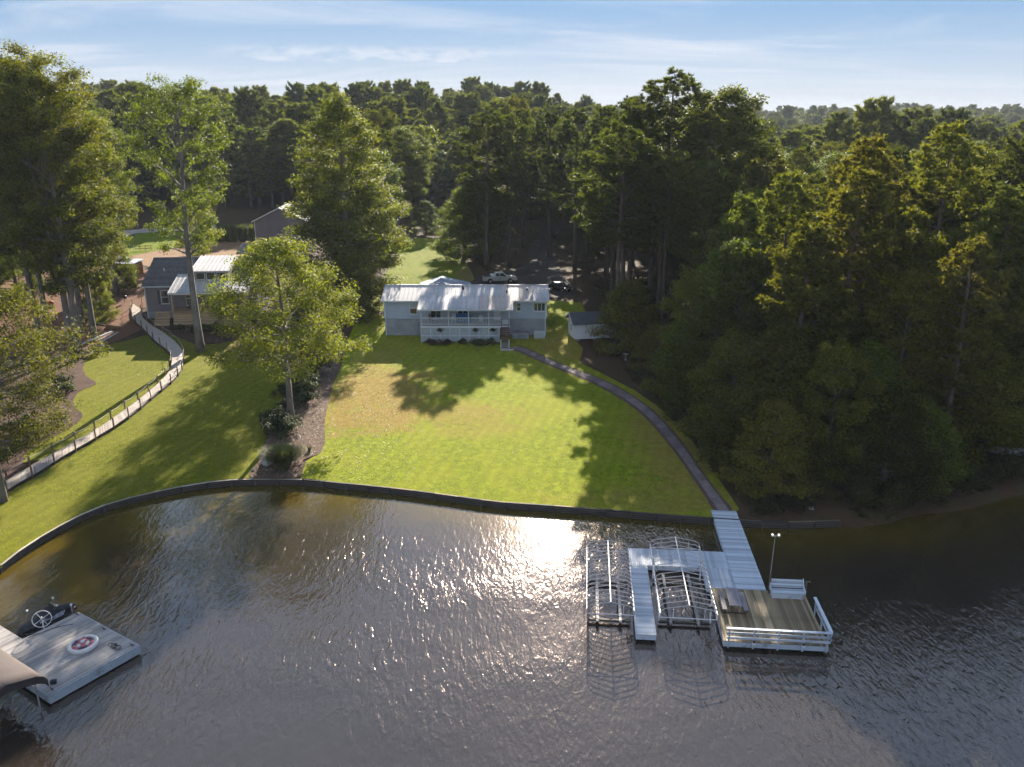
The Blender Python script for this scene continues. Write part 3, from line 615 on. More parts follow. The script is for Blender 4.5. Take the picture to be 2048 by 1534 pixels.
hero('poplar3', -55.4, 102.2, 35, 'poplar_tree', 'tall poplar whose straight trunk stands closest to the forked one', rz=2.1, tint=(1.25, 1.05, .95))
hero('poplar3', -57.3, 110.2, 32, 'poplar_tree', 'slim poplar with pinkish trunk rising behind the white timbers', rz=4.0, tint=(1.1, .95, .9))
hero('poplar1', -63.5, 108, 36, 'poplar_tree', 'dense poplar at the edge of the picture above the red mower', rz=1.2, tint=(.8, .85, .8))
hero('poplar3', -63.5, 131, 29, 'poplar_tree', 'leafy poplar rising behind the dirt yard before the lean-to', rz=5.2, tint=(1.1, 1.1, .9))
hero('poplar3', -60.5, 113.5, 30, 'poplar_tree', 'leafy poplar filling the gap behind the forked one', rz=3.3, wide=1.15)
hero('poplar1', -68.5, 119, 35, 'poplar_tree', 'dark poplar behind the red garden tractor', rz=5.1, tint=(.85, .9, .8))
hero('edge2', -59.8, 117.2, 7.5, 'tree', 'small leafy understory tree beside the cut stumps', rz=1., wide=.75, tint=(1.2, 1.15, 1.))
hero('edge2', -64.5, 134, 9, 'tree', 'leafy understory tree before the open lean-to shed', rz=2., wide=.8, tint=(1.2, 1.15, 1.))
hero('edge1', -80, 132, 11, 'tree', 'yellow-green bushy tree beyond the long beams', rz=2., tint=(1.7, 1.6, .8))
hero('poplar2', -41.1, 105.6, 34.5, 'poplar_tree', 'tall airy poplar with long bare trunk in front of the grey house', rz=.9)
hero('maple', -22.6, 79.7, 19.6, 'maple_tree', 'yellow-green tree with pale trunk in the chip bed between lawns', rz=.3)
hero('willow_oak', -41.5, 61.6, 18.6, 'oak_tree', 'broad oak with thin trunk beside the boardwalk near the lake', rz=2.6, tint=(.88, .78, .74))
hero('gum', -25.6, 129, 33.8, 'sweetgum_tree', 'huge cone-shaped sweetgum hiding the grey garage', rz=1.0, wide=1.16)
hero('oak1', -25, 139, 22, 'oak_tree', 'rounded oak crowding the back of the huge sweetgum', tint=(1.15, 1.05, .9))
hero('edge1', -24.5, 122.5, 11, 'oak_tree', 'low bushy oak below the huge sweetgum beside the white-roofed house', tint=(1.1, 1.1, .9))
hero('pine1', -4.6, 155.5, 28.5, 'pine_tree', 'tall dark pine rising behind the pickup truck', rz=.3, wide=1.3, tint=(.85, .88, .85))
hero('pine2', -.6, 160, 27.5, 'pine_tree', 'second tall pine behind the pickup truck', rz=2.3, wide=1.25, tint=(.9, .92, .88))
hero('oak3', -27.5, 203, 24, 'oak_tree', 'pale hardwood with visible limbs beyond the grass clearing', rz=.3, tint=(1.2, 1.1, 1.))
hero('oak1', -5.2, 161, 19, 'oak_tree', 'dark rounded oak behind the silver pickup truck', rz=.6, tint=(.9, .95, .9))
hero('edge1', -9.5, 168, 15, 'oak_tree', 'bright-edged leafy oak hanging over the grass clearing', rz=1.6, tint=(1.3, 1.3, 1.))
hero('pine1', 22.5, 124, 34.5, 'pine_tree', 'dominant dark pine towering over the wood beside the shed', rz=.2, wide=1.35, tint=(.75, .8, .8))
hero('pine1', 14.2, 108.8, 28, 'pine_tree', 'tall pine spreading its crown high over the shed', rz=.5, wide=1.4, tint=(1., 1., .9))
hero('pine2', 16.6, 122.5, 29, 'pine_tree', 'second tall pine behind the shed', rz=1.2, wide=1.2, tint=(1.1, 1.1, .9))
hero('pine2', 18.5, 129, 31, 'pine_tree', 'tall dark pine between the shed pine and the dominant pine', rz=2.2, wide=1.2, tint=(.85, .85, .85))
hero('pine4', 16.5, 135, 27, 'pine_tree', 'full-crowned pine behind the dark parked car', rz=3.1, wide=1.1, tint=(1.1, 1.1, .9))
hero('pine1', 27.5, 118, 29.5, 'pine_tree', 'broad pine on the lake side of the dominant pine', rz=2.9, wide=1.3, tint=(.9, .9, .85))
hero('pine3', 20.5, 110, 24, 'pine_tree', 'high-crowned pine behind the small spreading tree', rz=2.9, wide=1.2)
hero('pine1', 23.5, 101, 24, 'pine_tree', 'high-crowned pine in the wood above the middle of the path', rz=.9, wide=1.2)
hero('oak3', 29.5, 127, 33, 'oak_tree', 'tall hardwood sharing the skyline with the dominant dark pine', rz=.2, wide=1.1, tint=(1., .9, .8))
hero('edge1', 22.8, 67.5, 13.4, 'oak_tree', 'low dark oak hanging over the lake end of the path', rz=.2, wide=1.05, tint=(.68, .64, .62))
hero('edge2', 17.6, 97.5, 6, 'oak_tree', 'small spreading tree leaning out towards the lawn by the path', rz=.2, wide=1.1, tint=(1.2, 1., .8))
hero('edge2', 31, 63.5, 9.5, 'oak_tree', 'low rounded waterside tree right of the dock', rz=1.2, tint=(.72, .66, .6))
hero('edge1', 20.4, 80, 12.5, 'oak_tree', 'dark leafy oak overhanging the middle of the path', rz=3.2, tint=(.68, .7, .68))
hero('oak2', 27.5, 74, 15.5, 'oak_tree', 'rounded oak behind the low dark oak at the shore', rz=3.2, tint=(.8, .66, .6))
for (x, y, h, sp, lb) in ((-60.5, 160, 12, 'sapling', 'young slim tree on the pine straw behind the grey roof'), (-63, 168, 9, 'sapling', 'small round tree on the pine straw beside the grass island')):
    hero(sp, x, y, h, 'tree', lb, tint=(1.1, 1.05, .9))
hero('edge2', -12, 194, 9, 'oak_tree', 'low bushy tree closing the far end of the grass clearing', tint=(.9, .95, .8)); hero('edge2', -20, 195, 8, 'oak_tree', 'second low bushy tree at the far end of the clearing', tint=(.85, .9, .8))
for (x, y, h, lb) in ((12.2, 160, 28.5, 'tall pine beyond the gravel parking area'), (7.5, 169, 28, 'tall pine where the gravel drive enters the wood'), (17.2, 151, 29, 'tall pine behind the full-crowned pine by the car'), (2.6, 180, 28, 'slender pine at the end of the gravel drive')):
    hero('pine2', x, y, h, 'pine_tree', lb, wide=1.2, tint=(.9, .92, .85))
EDGE = [('edge2',15.4,106.6,9.5),('oak2',21.2,93.5,14),('edge2',19.4,87.2,9),('pine4',24.2,87.5,21),('oak3',22.8,80.8,17),('edge1',20.7,73.6,11),('pine2',26.4,79.6,24),('edge2',21.6,63.6,8),('oak2',26.4,64.4,13),('pine4',24.8,70.0,20),('edge1',30.2,66.8,12),('pine2',30.0,73.8,25),('edge2',33.8,64.4,8.5),('oak3',34.4,70.6,18),('pine4',37.8,67.8,19),('edge1',40.8,71.5,12),('pine2',33.6,79.5,26),('oak3',38.8,77.4,19),('pine4',44.2,75.2,21),('edge1',48.4,74.5,11),('pine2',42.6,83,25),('oak2',29.6,86.4,18)]
ORD = ['first', 'second', 'third', 'fourth', 'fifth', 'sixth', 'seventh', 'eighth', 'ninth', 'tenth']
cnt_ = {}
for k, (sp, x, y, h) in enumerate(EDGE):
    kd = {'e': 'low-crowned bushy oak', 'p': 'ragged pine', 'o': 'narrow upright hardwood'}[sp[0]]; cnt_[kd] = cnt_.get(kd, 0) + 1
    w_ = random.choice(((1.35, 1.12, 1.02), (1.08, 1.1, 1.0), (1.25, 1.2, 1.02), (1.45, 1.15, 1.02), (1.02, 1.14, 1.08)))
    hero(sp, x, y, h * random.uniform(.93, 1.12), 'pine_tree' if sp[0] == 'p' else 'oak_tree', kd + ', ' + ORD[cnt_[kd] - 1] + ' along the wood edge counted from the shed', group='trees along the wood edge', tint=w_, wide={'e': 1.0, 'p': 1.05, 'o': .82}[sp[0]])
# open places kept free of wood
def open_ground(x, y):
    if -47 < x < 12 and y < 126: return True
    if y < 66 and x < 26: return True
    if -62 < x < -30 and y < 120: return True
    if 4 < x < 14.5 and 117 < y < 141: return True
    if -25 < x - .05*(y-190) < -4 and 186 < y < 258: return True
    if in_poly(x, y, [(-26.5,120),(-4,120),(12.5,128),(13,160),(10.5,176),(5,177),(0,172),(-6,166),(-11,190),(-28,190),(-25,150)]): return True
    if in_poly(x, y, [(-92,100),(-50,98),(-44,117),(-34,119),(-30,135),(-28,166),(-31,228),(-100,230),(-100,150)]): return True
    if in_poly(x, y, [(12,58),(20,58),(18.5,66),(19,76),(17.5,86),(13,97),(10,106),(7.5,108),(7.5,117),(17,117),(17,105),(13.5,127),(8,130),(0,120)]): return True
    if in_poly(x, y, [(7,107),(17,106),(17.5,118),(7,119)]): return True
    if y < 100 and x < -34: return True
    return False
def in_view(x, y, z, mx=260):
    dz = z - 30; dep = y * .9537 - dz * .3007
    if dep < 5: return False
    u = 1024 + 1656 * x / dep; return -mx < u < 2048 + mx
PL = list(HERO); FOREST = []
def scatter(n, x0, x1, y0, y1, dmin, fn):
    rs_c = random.Random(n + int(y0))
    for _ in range(n):
        x, y = rs_c.uniform(x0, x1), rs_c.uniform(y0, y1)
        if open_ground(x, y) or not in_poly(x, y, LAND) or dist_line(x, y, SHORE) < 3 or not in_view(x, y, 12): continue
        if any((x-a)**2 + (y-b)**2 < dmin*dmin for a, b in PL): continue
        PL.append((x, y)); fn(x, y)
LAND = SHORE + [(1480, 2900), (-1480, 2900)]
def wood_tree(x, y):
    if x > 8:
        edge = y < 76 or (x < 22 and y < 115)
        if edge: sp, h = random.choice((('edge1', 13), ('oak2', 16), ('edge2', 11), ('oak1', 17)))
        elif random.random() < .66: sp, h = random.choice((('pine1', 25), ('pine2', 23), ('pine3', 26), ('pine4', 20)))
        else: sp, h = random.choice((('oak1', 19), ('oak2', 18), ('oak3', 22)))
        if not edge: h += min(4, (x - 20) * .04)
        kd = 'tufted pine' if 'pine' in sp else 'leafy hardwood'
        zn = ('in the lakeside part of the dense dark wood', 'in the middle of the dense wood beyond the shed', 'near the picture edge in the wood under the hazy ridge', 'in the back rows of the dense wood below the skyline')[0 if y < 108 else (3 if y > 160 else (1 if x < 48 else 2))]
        lb = kd + ' ' + zn; gp = kd.split()[1] + 's ' + zn
        tn = vt(.2, .14 if (y < 105 and random.random() < .6) else .03)
        if y < 110 and 'pine' not in sp: tn = tuple(c * 1.1 for c in tn)
    elif x > -44:
        if random.random() < .62: sp, h = random.choice((('pine1', 25), ('pine2', 23), ('pine3', 27)))
        else: sp, h = random.choice((('oak1', 19), ('oak3', 22)))
        gp = 'pines behind the white-roofed house' if 'pine' in sp else 'hardwoods behind the white-roofed house'
        lb = 'tall pine in the wood behind the grass clearing' if 'pine' in sp else 'leafy tree in the wood behind the grass clearing'; tn = vt(.2)
    else:
        if random.random() < .35: sp, h = random.choice((('pine1', 25), ('pine2', 23)))
        else: sp, h = random.choice((('oak1', 18), ('oak3', 23), ('poplar3', 27), ('oak2', 16)))
        gp = 'pines around the grey house yard' if 'pine' in sp else 'hardwoods around the grey house yard'
        lb = 'pine in the wood around the grey house yard' if 'pine' in sp else 'leafy tree in the wood around the grey house yard'; tn = vt(.2, .05)
    h *= random.uniform(.86, 1.14)
    if x > 10 and not (18 < x < 38 and 138 < y < 158): h = min(h, (26.5 if y < 120 else 25.0) + random.uniform(-3, 1.5) - ground_z(x, y))
    tree(sp, x, y, h, name='pine_tree' if 'pine' in sp else 'hardwood_tree', label=lb, group=gp, tint=tn, wide=random.uniform(.95, 1.25))
scatter(1500, 18, 70, 62, 110, 5.0, wood_tree)
scatter(2500, -110, 135, 96, 165, 6.6, wood_tree)
scatter(2500, -140, 150, 160, 225, 8.2, wood_tree)
print('trees', len(PL))
# far woods that read as one mass
PROTO = bpy.data.collections.new('far_tree_shapes')
FARS = [pine('far1', 31, 24, 11, 4.6, 420, 9, .85), pine('far2', 32, 22, 9, 4.4, 420, 9, .85), broadleaf('far3', 33, 20, 5, 5.2, 'round', 20, 3200, .8, 1.4), pine('far4', 34, 25, 14, 5.2, 400, 9, .9, flat=True), broadleaf('far5', 35, 18, 3, 5.6, 'round', 20, 3200, .8, 1.4)]
for i, (tm, cm) in enumerate(FARS):
    nv = len(tm.vertices); me = bpy.data.meshes.new('far_tree_shape'); 
    import bmesh
    bm = bmesh.new(); bm.from_mesh(tm); bm.from_mesh(cm); bm.to_mesh(me); bm.free()
    me.materials.append(tm.materials[0]); me.materials.append(cm.materials[0])
    mi = np.zeros(len(me.polygons), dtype=np.int32); mi[len(tm.polygons):] = 1; me.polygons.foreach_set('material_index', mi)
    o = bpy.data.objects.new('far_tree_shape', me); PROTO.objects.link(o); o.color = ((1, 1, 1, 1), (.75, .8, .8, 1), (1.25, 1.1, .85, 1), (.7, .75, .8, 1), (1.45, 1.3, .9, 1))[i]
def far_woods():
    pts = []
    for (y0, y1, st) in ((222, 330, 7.5), (330, 520, 9), (520, 1000, 14), (1000, 2000, 24)):
        y = y0
        while y < y1:
            hw = y * .70 + 40; x = -hw
            while x < hw:
                X, Y = x + random.uniform(-.42, .42) * st, y + random.uniform(-.42, .42) * st
                if abs(X) < 1420 and not open_ground(X, Y): pts.append((X, Y, ground_z(X, Y) - .3))
                x += st
            y += st
    me = bpy.data.meshes.new('far_woods'); me.from_pydata(pts, [], [])
    o = mobj('far_woods', me); tag(o, 'hazy wooded hills closing the horizon behind the houses', 'woods', kind='stuff')
    ng = bpy.data.node_groups.new('far_woods', 'GeometryNodeTree'); ng.interface.new_socket('Geometry', in_out='INPUT', socket_type='NodeSocketGeometry'); ng.interface.new_socket('Geometry', in_out='OUTPUT', socket_type='NodeSocketGeometry')
    gi = N(ng, 'NodeGroupInput'); go = N(ng, 'NodeGroupOutput'); ci = N(ng, 'GeometryNodeCollectionInfo'); ci.inputs['Collection'].default_value = PROTO; ci.inputs['Separate Children'].default_value = True; ci.inputs['Reset Children'].default_value = True
    m2p = N(ng, 'GeometryNodeMeshToPoints'); ip = N(ng, 'GeometryNodeInstanceOnPoints'); ip.inputs['Pick Instance'].default_value = True
    rv = N(ng, 'FunctionNodeRandomValue', data_type='FLOAT_VECTOR'); rv.inputs[0].default_value = (-.04, -.04, 0); rv.inputs[1].default_value = (.04, .04, 6.28)
    rs = N(ng, 'FunctionNodeRandomValue', data_type='FLOAT_VECTOR'); rs.inputs[0].default_value = (.8, .8, .62); rs.inputs[1].default_value = (1.5, 1.5, 1.15); rs.inputs['Seed'].default_value = 5
    ri = N(ng, 'FunctionNodeRandomValue', data_type='INT'); ri.inputs[4].default_value = 0; ri.inputs[5].default_value = 4
    wire(ng, gi.outputs[0], m2p.inputs[0]); wire(ng, m2p.outputs[0], ip.inputs['Points']); wire(ng, ci.outputs[0], ip.inputs['Instance'])
    wire(ng, rv.outputs[0], ip.inputs['Rotation']); wire(ng, rs.outputs[0], ip.inputs['Scale']); wire(ng, ri.outputs[2], ip.inputs['Instance Index']); wire(ng, ip.outputs[0], go.inputs[0])
    md = o.modifiers.new('woods', 'NODES'); md.node_group = ng; print('far', len(pts))
far_woods()
# ---------------------------------------------------------------- shared building pieces
def lap_wall(x0, x1, z0, z1, pitch=.2, y=0.0, lip=.022):
    """clapboards on the plane y, facing -y"""
    mb = MB(); z = z0
    while z < z1 - .01:
        t = min(z + pitch, z1)
        mb.add([(x0, y - lip, z), (x1, y - lip, z), (x1, y - .003, t), (x0, y - .003, t), (x0, y + .03, z), (x1, y + .03, z), (x1, y + .03, t), (x0, y + .03, t)], [(0,1,2,3),(0,4,5,1),(3,2,6,7),(0,3,7,4),(1,5,6,2)]); z = t
    return mb
def window(parent, x, y, z0, z1, w, n=1, rail=True, mat='glass', rz=0, frame='white_paint', fw=.07, blind=False):
    """a framed window standing proud of a wall that faces -y at (x centre, y)"""
    W_ = MB(); W_.box(-w/2, -w/2+fw, -.06, .0, 0, z1-z0).box(w/2-fw, w/2, -.06, .0, 0, z1-z0).box(-w/2+fw, w/2-fw, -.06, .0, 0, fw).box(-w/2+fw, w/2-fw, -.06, .0, z1-z0-fw, z1-z0)
    for k in range(1, n):
        cx = -w/2 + w*k/n; W_.box(cx-fw*.45, cx+fw*.45, -.055, .0, fw, z1-z0-fw)
    if rail: W_.box(-w/2+fw, w/2-fw, -.05, .0, (z1-z0)/2-.03, (z1-z0)/2+.03)
    W_.box(-w/2-.04, w/2+.04, -.10, -.061, -.05, .0)
    wo_ = W_.build('window', M[frame], parent, (x, y, z0), (0, 0, rz))
    MB().box(-w/2+fw, w/2-fw, -.03, -.02, fw, z1-z0-fw).build('pane', M[mat], wo_)
    if blind: MB().box(-w/2+fw+.01, w/2-fw-.01, -.036, -.031, (z1-z0)*.5, z1-z0-fw).build('blind', M['curtain'], wo_)
    return wo_
def rib_panel(w, length, rib=.035):
    """one ribbed roofing sheet, ribs along +y"""
    mb = MB(); mb.box(0, w, 0, length, -.012, 0)
    mb.add([(0,0,.0),(.035,0,rib),(.075,0,rib),(.11,0,0),(0,length,0),(.035,length,rib),(.075,length,rib),(.11,length,0)], [(0,1,5,4),(1,2,6,5),(2,3,7,6),(0,3,2,1),(4,5,6,7)])
    return mb
def roof_plane(parent, name, x0, x1, y0, z0, y1, z1, mat, pitch=.6, mats=None):
    """ribbed sheets side by side from the eave (y0,z0) up to (y1,z1)"""
    L = math.hypot(y1-y0, z1-z0); n = max(1, round(abs(x1-x0)/pitch)); w = abs(x1-x0)/n; ang = math.atan2(z1-z0, abs(y1-y0)); back = y1 < y0
    mm = {}
    for i in range(n):
        m_ = mat if not mats else mats(i / n)
        if m_ not in mm: mm[m_] = rib_panel(w - .004, L).mesh(name); mm[m_].materials.append(M[m_])
        e = Euler((ang, 0, 0)) if not back else Euler((ang, 0, math.pi))
        o = mobj(name, mm[m_], None, parent, (x0 + i*w if not back else x0 + (i+1)*w, y0, z0 + random.uniform(0, .006))); o.rotation_euler = e
# ---------------------------------------------------------------- white-roofed house on the lawn
G1 = .82
h1 = thing('lake_house', 'pale blue sided long house with ribbed metal roof and raised front porch', 'house', (-6.6, 114, G1))
def rel(o, ox, oy, oz): return o
hx, hy, hz_ = -6.6, 114.0, G1
def P1(mb, name, mat, bevel=0):   # world coordinates to house coordinates
    mb.v = [(x - hx, y - hy, z - hz_) for x, y, z in mb.v]; return mb.build(name, M[mat], h1, bevel=bevel)
XL, XR, YF, YB, ZF, ZE = -17.95, 4.85, 114.0, 122.4, 3.75, 6.2
w = lap_wall(XL, XR, ZF, ZE, .2, YF); P1(w, 'front_wall', 'siding_blue')
w = MB().box(XL, XR, YF+.031, YB, ZF-.02, ZE); w.prism([(YF+.03, ZE), (YB, ZE), (118.2, 7.5)], XL, XR, 'x'); P1(w, 'wall_body', 'siding_blue')
sd = MB()
for k in range(12): sd.box(XL-.02, XL-.001, YF+.03, YB-.02, ZF+k*.2, ZF+k*.2+.18)
P1(sd, 'side_wall', 'siding_blue')
P1(MB().box(XL+.03, XR-.03, YF+.06, YB-.05, .2, ZF-.021), 'foundation', 'block')
co = MB()
for x in (XL-.03, XR-.07): co.box(x, x+.10, YF-.045, YF-.023, ZF, ZE)
P1(co, 'corner_trim', 'white_paint')
P1(MB().box(XL-.02, XR+.02, YF-.04, YF+.02, ZF-.14, ZF-.022), 'skirt_trim', 'siding_blue')
P1(MB().box(-18.32, 5.22, 113.50, 113.56, 6.10, 6.27), 'fascia', 'white_paint')
P1(MB().box(-18.3, 5.2, 113.57, 114.0-.03, 6.14, 6.17), 'soffit', 'white_paint')
roof1 = mobj('roof', MB().prism([(113.62, 6.19), (122.78, 6.19), (118.2, 7.50)], XL-.3, XR+.3, 'x').mesh('roof'), M['white_paint'], h1, (-hx, -hy, -hz_))
roof_plane(roof1, 'roof_sheet', -18.32, 5.22, 113.45, 6.29, 118.2, 7.63, 'metal_roof', .6, lambda t: 'metal_roof' if t < .70 or .88 < t else 'metal_roof_rust')
roof_plane(roof1, 'roof_sheet', -18.32, 5.22, 122.95, 6.29, 118.2, 7.63, 'metal_roof', .6)
MB().bar((-18.34, 118.2, 7.66), (5.24, 118.2, 7.66), .3, .05).build('ridge_cap', M['metal_roof'], roof1)
for (x, y, a, b) in ((-7.0, 116.9, .22, .34), (-.75, 115.8, .15, .26), (-.6, 117.3, .07, .34), (2.15, 116.6, .16, .22)):
    z = 6.29 + (y - 113.45) * .282
    v_ = MB().tube([(x, y, z-.1), (x, y, z+b)], a*.75, 8); v_.tube([(x, y, z+b), (x, y, z+b+.1)], a*1.1, 8); v_.build('roof_vent', M['black'], roof1)
dsh = MB().tube([(2.9, 116.75, 7.1), (2.9, 116.7, 7.55)], .03, 6); dsh.loft([[(2.9+.30*math.cos(a)*k, 116.62-.10*k, 7.6+.26*math.sin(a)*k) for a in [j*6.283/12 for j in range(12)]] for k in (.2, 1.0)]); dsh.build('satellite_dish', M['alu_paint'], roof1)
# cross gable at the back
cg = MB().prism([(-13.9, 6.85), (-6.2, 6.85), (-10.6, 7.86)], 118.6, 124.4, 'y'); cg.v = [(x-hx, y-hy, z-hz_) for x, y, z in cg.v]; cg.build('rear_gable_roof', M['blue_roof'], h1)
P1(MB().box(-13.7, -6.4, 122.41, 124.2, 2.2, 6.84), 'rear_wing', 'siding_blue')
# windows of the front
def win1(x, z0, z1, wd, **k): return window(h1, x - hx, YF - hy - .025, z0 - hz_, z1 - hz_, wd, **k)
win1(-13.85, 4.3, 5.92, 1.05, blind=True); win1(.95, 4.75, 5.92, .62); win1(3.86, 4.72, 5.92, 1.62, n=3, rail=False)
for x, wd in ((-10.7, 1.5), (-6.9, 1.5)): win1(x, 3.6, 5.5, wd, n=2, rail=False)
dr = MB().box(-2.55, -1.6, YF-.07, YF-.025, 3.42, 5.5); dr.v = [(x-hx, y-hy, z-hz_) for x, y, z in dr.v]; d_ = dr.build('door', M['white_paint'], h1)
MB().tube([(-1.75-hx, YF-.12-hy, 4.4-hz_), (-1.65-hx, YF-.12-hy, 4.4-hz_)], .03, 6).build('handle', M['chrome'], d_)
for x in (XL+.12, XR-.22): P1(MB().box(x, x+.1, YF-.13, YF-.046, .95, 6.12), 'downspout', 'white_paint')
P1(MB().box(-18.3, 5.2, 113.40, 113.495, 6.14, 6.26), 'gutter', 'white_paint')
# porch
pf = MB()
for k in range(22): pf.box(-12.6, -.25, 110.95 + k*.139, 110.95 + k*.139 + .13, 3.31, 3.35)
P1(pf, 'porch_floor', 'grey_deck'); P1(MB().box(-12.6, -.25, 110.93, 110.99, 3.06, 3.30), 'rim_board', 'white_paint')
proof = mobj('porch_roof', MB().prism([(110.62, 5.70), (114.75, 6.56), (114.75, 6.5), (110.62, 5.62)], -12.85, .1, 'x').mesh('porch_roof'), M['white_paint'], h1, (-hx, -hy, -hz_))
roof_plane(proof, 'roof_sheet', -12.95, .17, 110.45, 5.70, 114.9, 6.77, 'metal_roof', .6, lambda t: 'metal_roof' if t < .62 else 'metal_roof_rust')
MB().box(-12.93, .15, 110.50, 110.55, 5.52, 5.68).build('fascia', M['white_paint'], proof)
pbm = MB().box(-.06, .06, -.06, .06, 0, 2.18).mesh('post'); pbm.materials.append(M['white_paint'])
for x in (-12.5, -8.72, -5.97, -3.23, -.38): mobj('porch_post', pbm, None, h1, (x - hx, 111.06 - hy, 3.36 - hz_))
P1(MB().box(-12.56, -.32, 111.0, 111.12, 5.5, 5.62), 'porch_beam', 'white_paint')
for a, b in ((-12.43, -8.79), (-8.65, -6.04), (-5.9, -3.3), (-3.16, -1.6)):
    P1(MB().box(a, b, 111.0, 111.1, 4.38, 4.46), 'top_rail', 'white_paint'); P1(MB().box(a, b, 111.02, 111.08, 3.5, 3.57), 'bottom_rail', 'white_paint')
P1(MB().box(-1.6, -1.5, 111.0, 111.1, 3.36, 4.46), 'newel_post', 'white_paint')
bal = MB().box(-.027, .027, -.025, .025, 0, .81).mesh('baluster'); bal.materials.append(M['white_paint'])
x = -12.3
while x < -1.66:
    if min(abs(x - q) for q in (-8.72, -5.97, -3.23)) > .12: mobj('baluster', bal, None, h1, (x - hx, 111.05 - hy, 3.571 - hz_))
    x += .21
def lattice(x0, x1, z0, z1, y, parent, name, off, sp=.19, sw=.048):
    mb = MB(); W_, H_ = x1-x0, z1-z0
    for s in (0, 1):
        c = -H_
        while c < W_:
            a0, a1 = max(0, c), min(W_, c + H_)
            if a1 - a0 > .02:
                za, zb = a0 - c, a1 - c
                if s: za, zb = H_ - za, H_ - zb
                A, B = Vector((x0+a0, y - s*.013, z0+za)), Vector((x0+a1, y - s*.013, z0+zb)); d = (B-A).normalized(); nrm = Vector((-d.z, 0, d.x)) * sw/2
                mb.add([A-nrm, B-nrm, B+nrm, A+nrm, A-nrm+Vector((0,.01,0)), B-nrm+Vector((0,.01,0)), B+nrm+Vector((0,.01,0)), A+nrm+Vector((0,.01,0))], [(0,1,2,3),(7,6,5,4),(0,4,5,1),(2,6,7,3)])
            c += sp
    mb.v = [(p[0]-off[0], p[1]-off[1], p[2]-off[2]) for p in mb.v]; o = mb.build(name, M['white_paint'], parent); o['kind'] = 'stuff'; return o
xs_ = [-12.55, -11.2, -9.9, -8.55, -7.2, -5.9, -4.55, -3.2, -1.75]
for i in range(8):
    a, b = xs_[i], xs_[i+1]; lattice(a + .04, b - .04, .9, 3.04, 110.98, h1, 'lattice_panel', (hx, hy, hz_))
    P1(MB().box(a - .04, a + .04, 110.93, 110.965, .75, 3.05), 'lattice_batten', 'white_paint')
P1(MB().box(-1.79, -1.71, 110.93, 110.965, .75, 3.05), 'lattice_batten', 'white_paint'); P1(MB().box(-12.55, -1.75, 110.90, 110.93, 1.9, 1.98), 'lattice_rail', 'white_paint')
P1(MB().box(-12.5, -1.9, 111.05, 111.1, .5, 3.0), 'painted_underfloor_shade', 'black')  # black sheet behind the lattice paints in the shade under the porch
lattice(-1.4, -.5, 3.5, 4.2, 111.15, h1, 'gate_lattice', (hx, hy, hz_), .15, .04)
# stairs
st = MB(); 
for s in (-1.47, -.43): st.bar((s, 110.95, 3.2), (s, 107.75, .75), .05, .28)
P1(st, 'stringer', 'stair_wood')
tm_ = boxmesh('tread', .98, .27, .045, M['stair_wood']); tm2 = boxmesh('tread', .98, .27, .045, M['grey_deck'])
for k in range(13):
    t = (k + .7) / 13.2; mobj('tread', tm_ if k < 9 else tm2, None, h1, (-.95 - hx, 110.95 - 3.2*t - hy, 3.3 - 2.45*t - hz_))
for s in (-1.5, -.4):
    P1(MB().bar((s, 111.0, 4.3), (s, 108.3, 2.25), .06, .08), 'handrail', 'stair_wood'); P1(MB().box(s-.055, s+.055, 107.85, 107.96, .8, 2.15), 'stair_post', 'white_paint'); P1(MB().box(s-.05, s+.05, 109.5, 109.6, 1.9, 3.2), 'stair_post', 'stair_wood')
tag(MB().box(-1.55, .25, 106.9, 107.75, .78, .97).build('landing_slab', M['concrete'], bevel=.02), 'small grey concrete slab at the foot of the porch steps', 'slab')
# things kept on the porch
def small(name, label, cat, mb, mat, bevel=.015, smooth=False): return tag(mb.build(name, M[mat], bevel=bevel, smooth=smooth), label, cat)
sf = thing('sofa', 'blue sofa behind the porch railing', 'sofa', (-6.9, 113.1, 3.36))
MB().box(-1.0, 1.0, -.4, .4, .1, .45).build('seat', M['blue_tarp'], sf, bevel=.06); MB().box(-1.0, 1.0, .2, .45, .46, 1.15).build('backrest', M['blue_tarp'], sf, bevel=.06)
for s in (-1.16, 1.0): MB().box(s, s+.16, -.4, .45, .1, .7).build('armrest', M['blue_tarp'], sf, bevel=.04)
def porch_chair(x, label, mat, y=112.6):
    c = thing('porch_chair', label, 'chair', (x, y, 3.36), random.uniform(-.4, .4)); MB().box(-.27, .27, -.27, .27, .40, .46).build('seat', M[mat], c); b_ = MB()
    for k in range(5): b_.box(-.25+k*.105, -.17+k*.105, .22, .26, .47, 1.12)
    b_.box(-.27, .27, .205, .275, 1.13, 1.22).build('backrest', M[mat], c)
    for a in (-.24, .24):
        for b in (-.23, .23): MB().box(a-.025, a+.025, b-.025, b+.025, .0, .4).build('leg', M[mat], c)
        MB().box(a-.03, a+.03, -.25, .2, .62, .66).build('armrest', M[mat], c)
porch_chair(-8.1, 'white slatted chair beside the blue sofa on the porch', 'white_paint'); porch_chair(-5.2, 'pale rocking chair behind the third porch post', 'curtain'); porch_chair(-4.3, 'white slatted chair among plants near the porch door', 'white_paint', 111.9); porch_chair(-11.3, 'dark slatted chair at the far end of the porch', 'stair_wood')
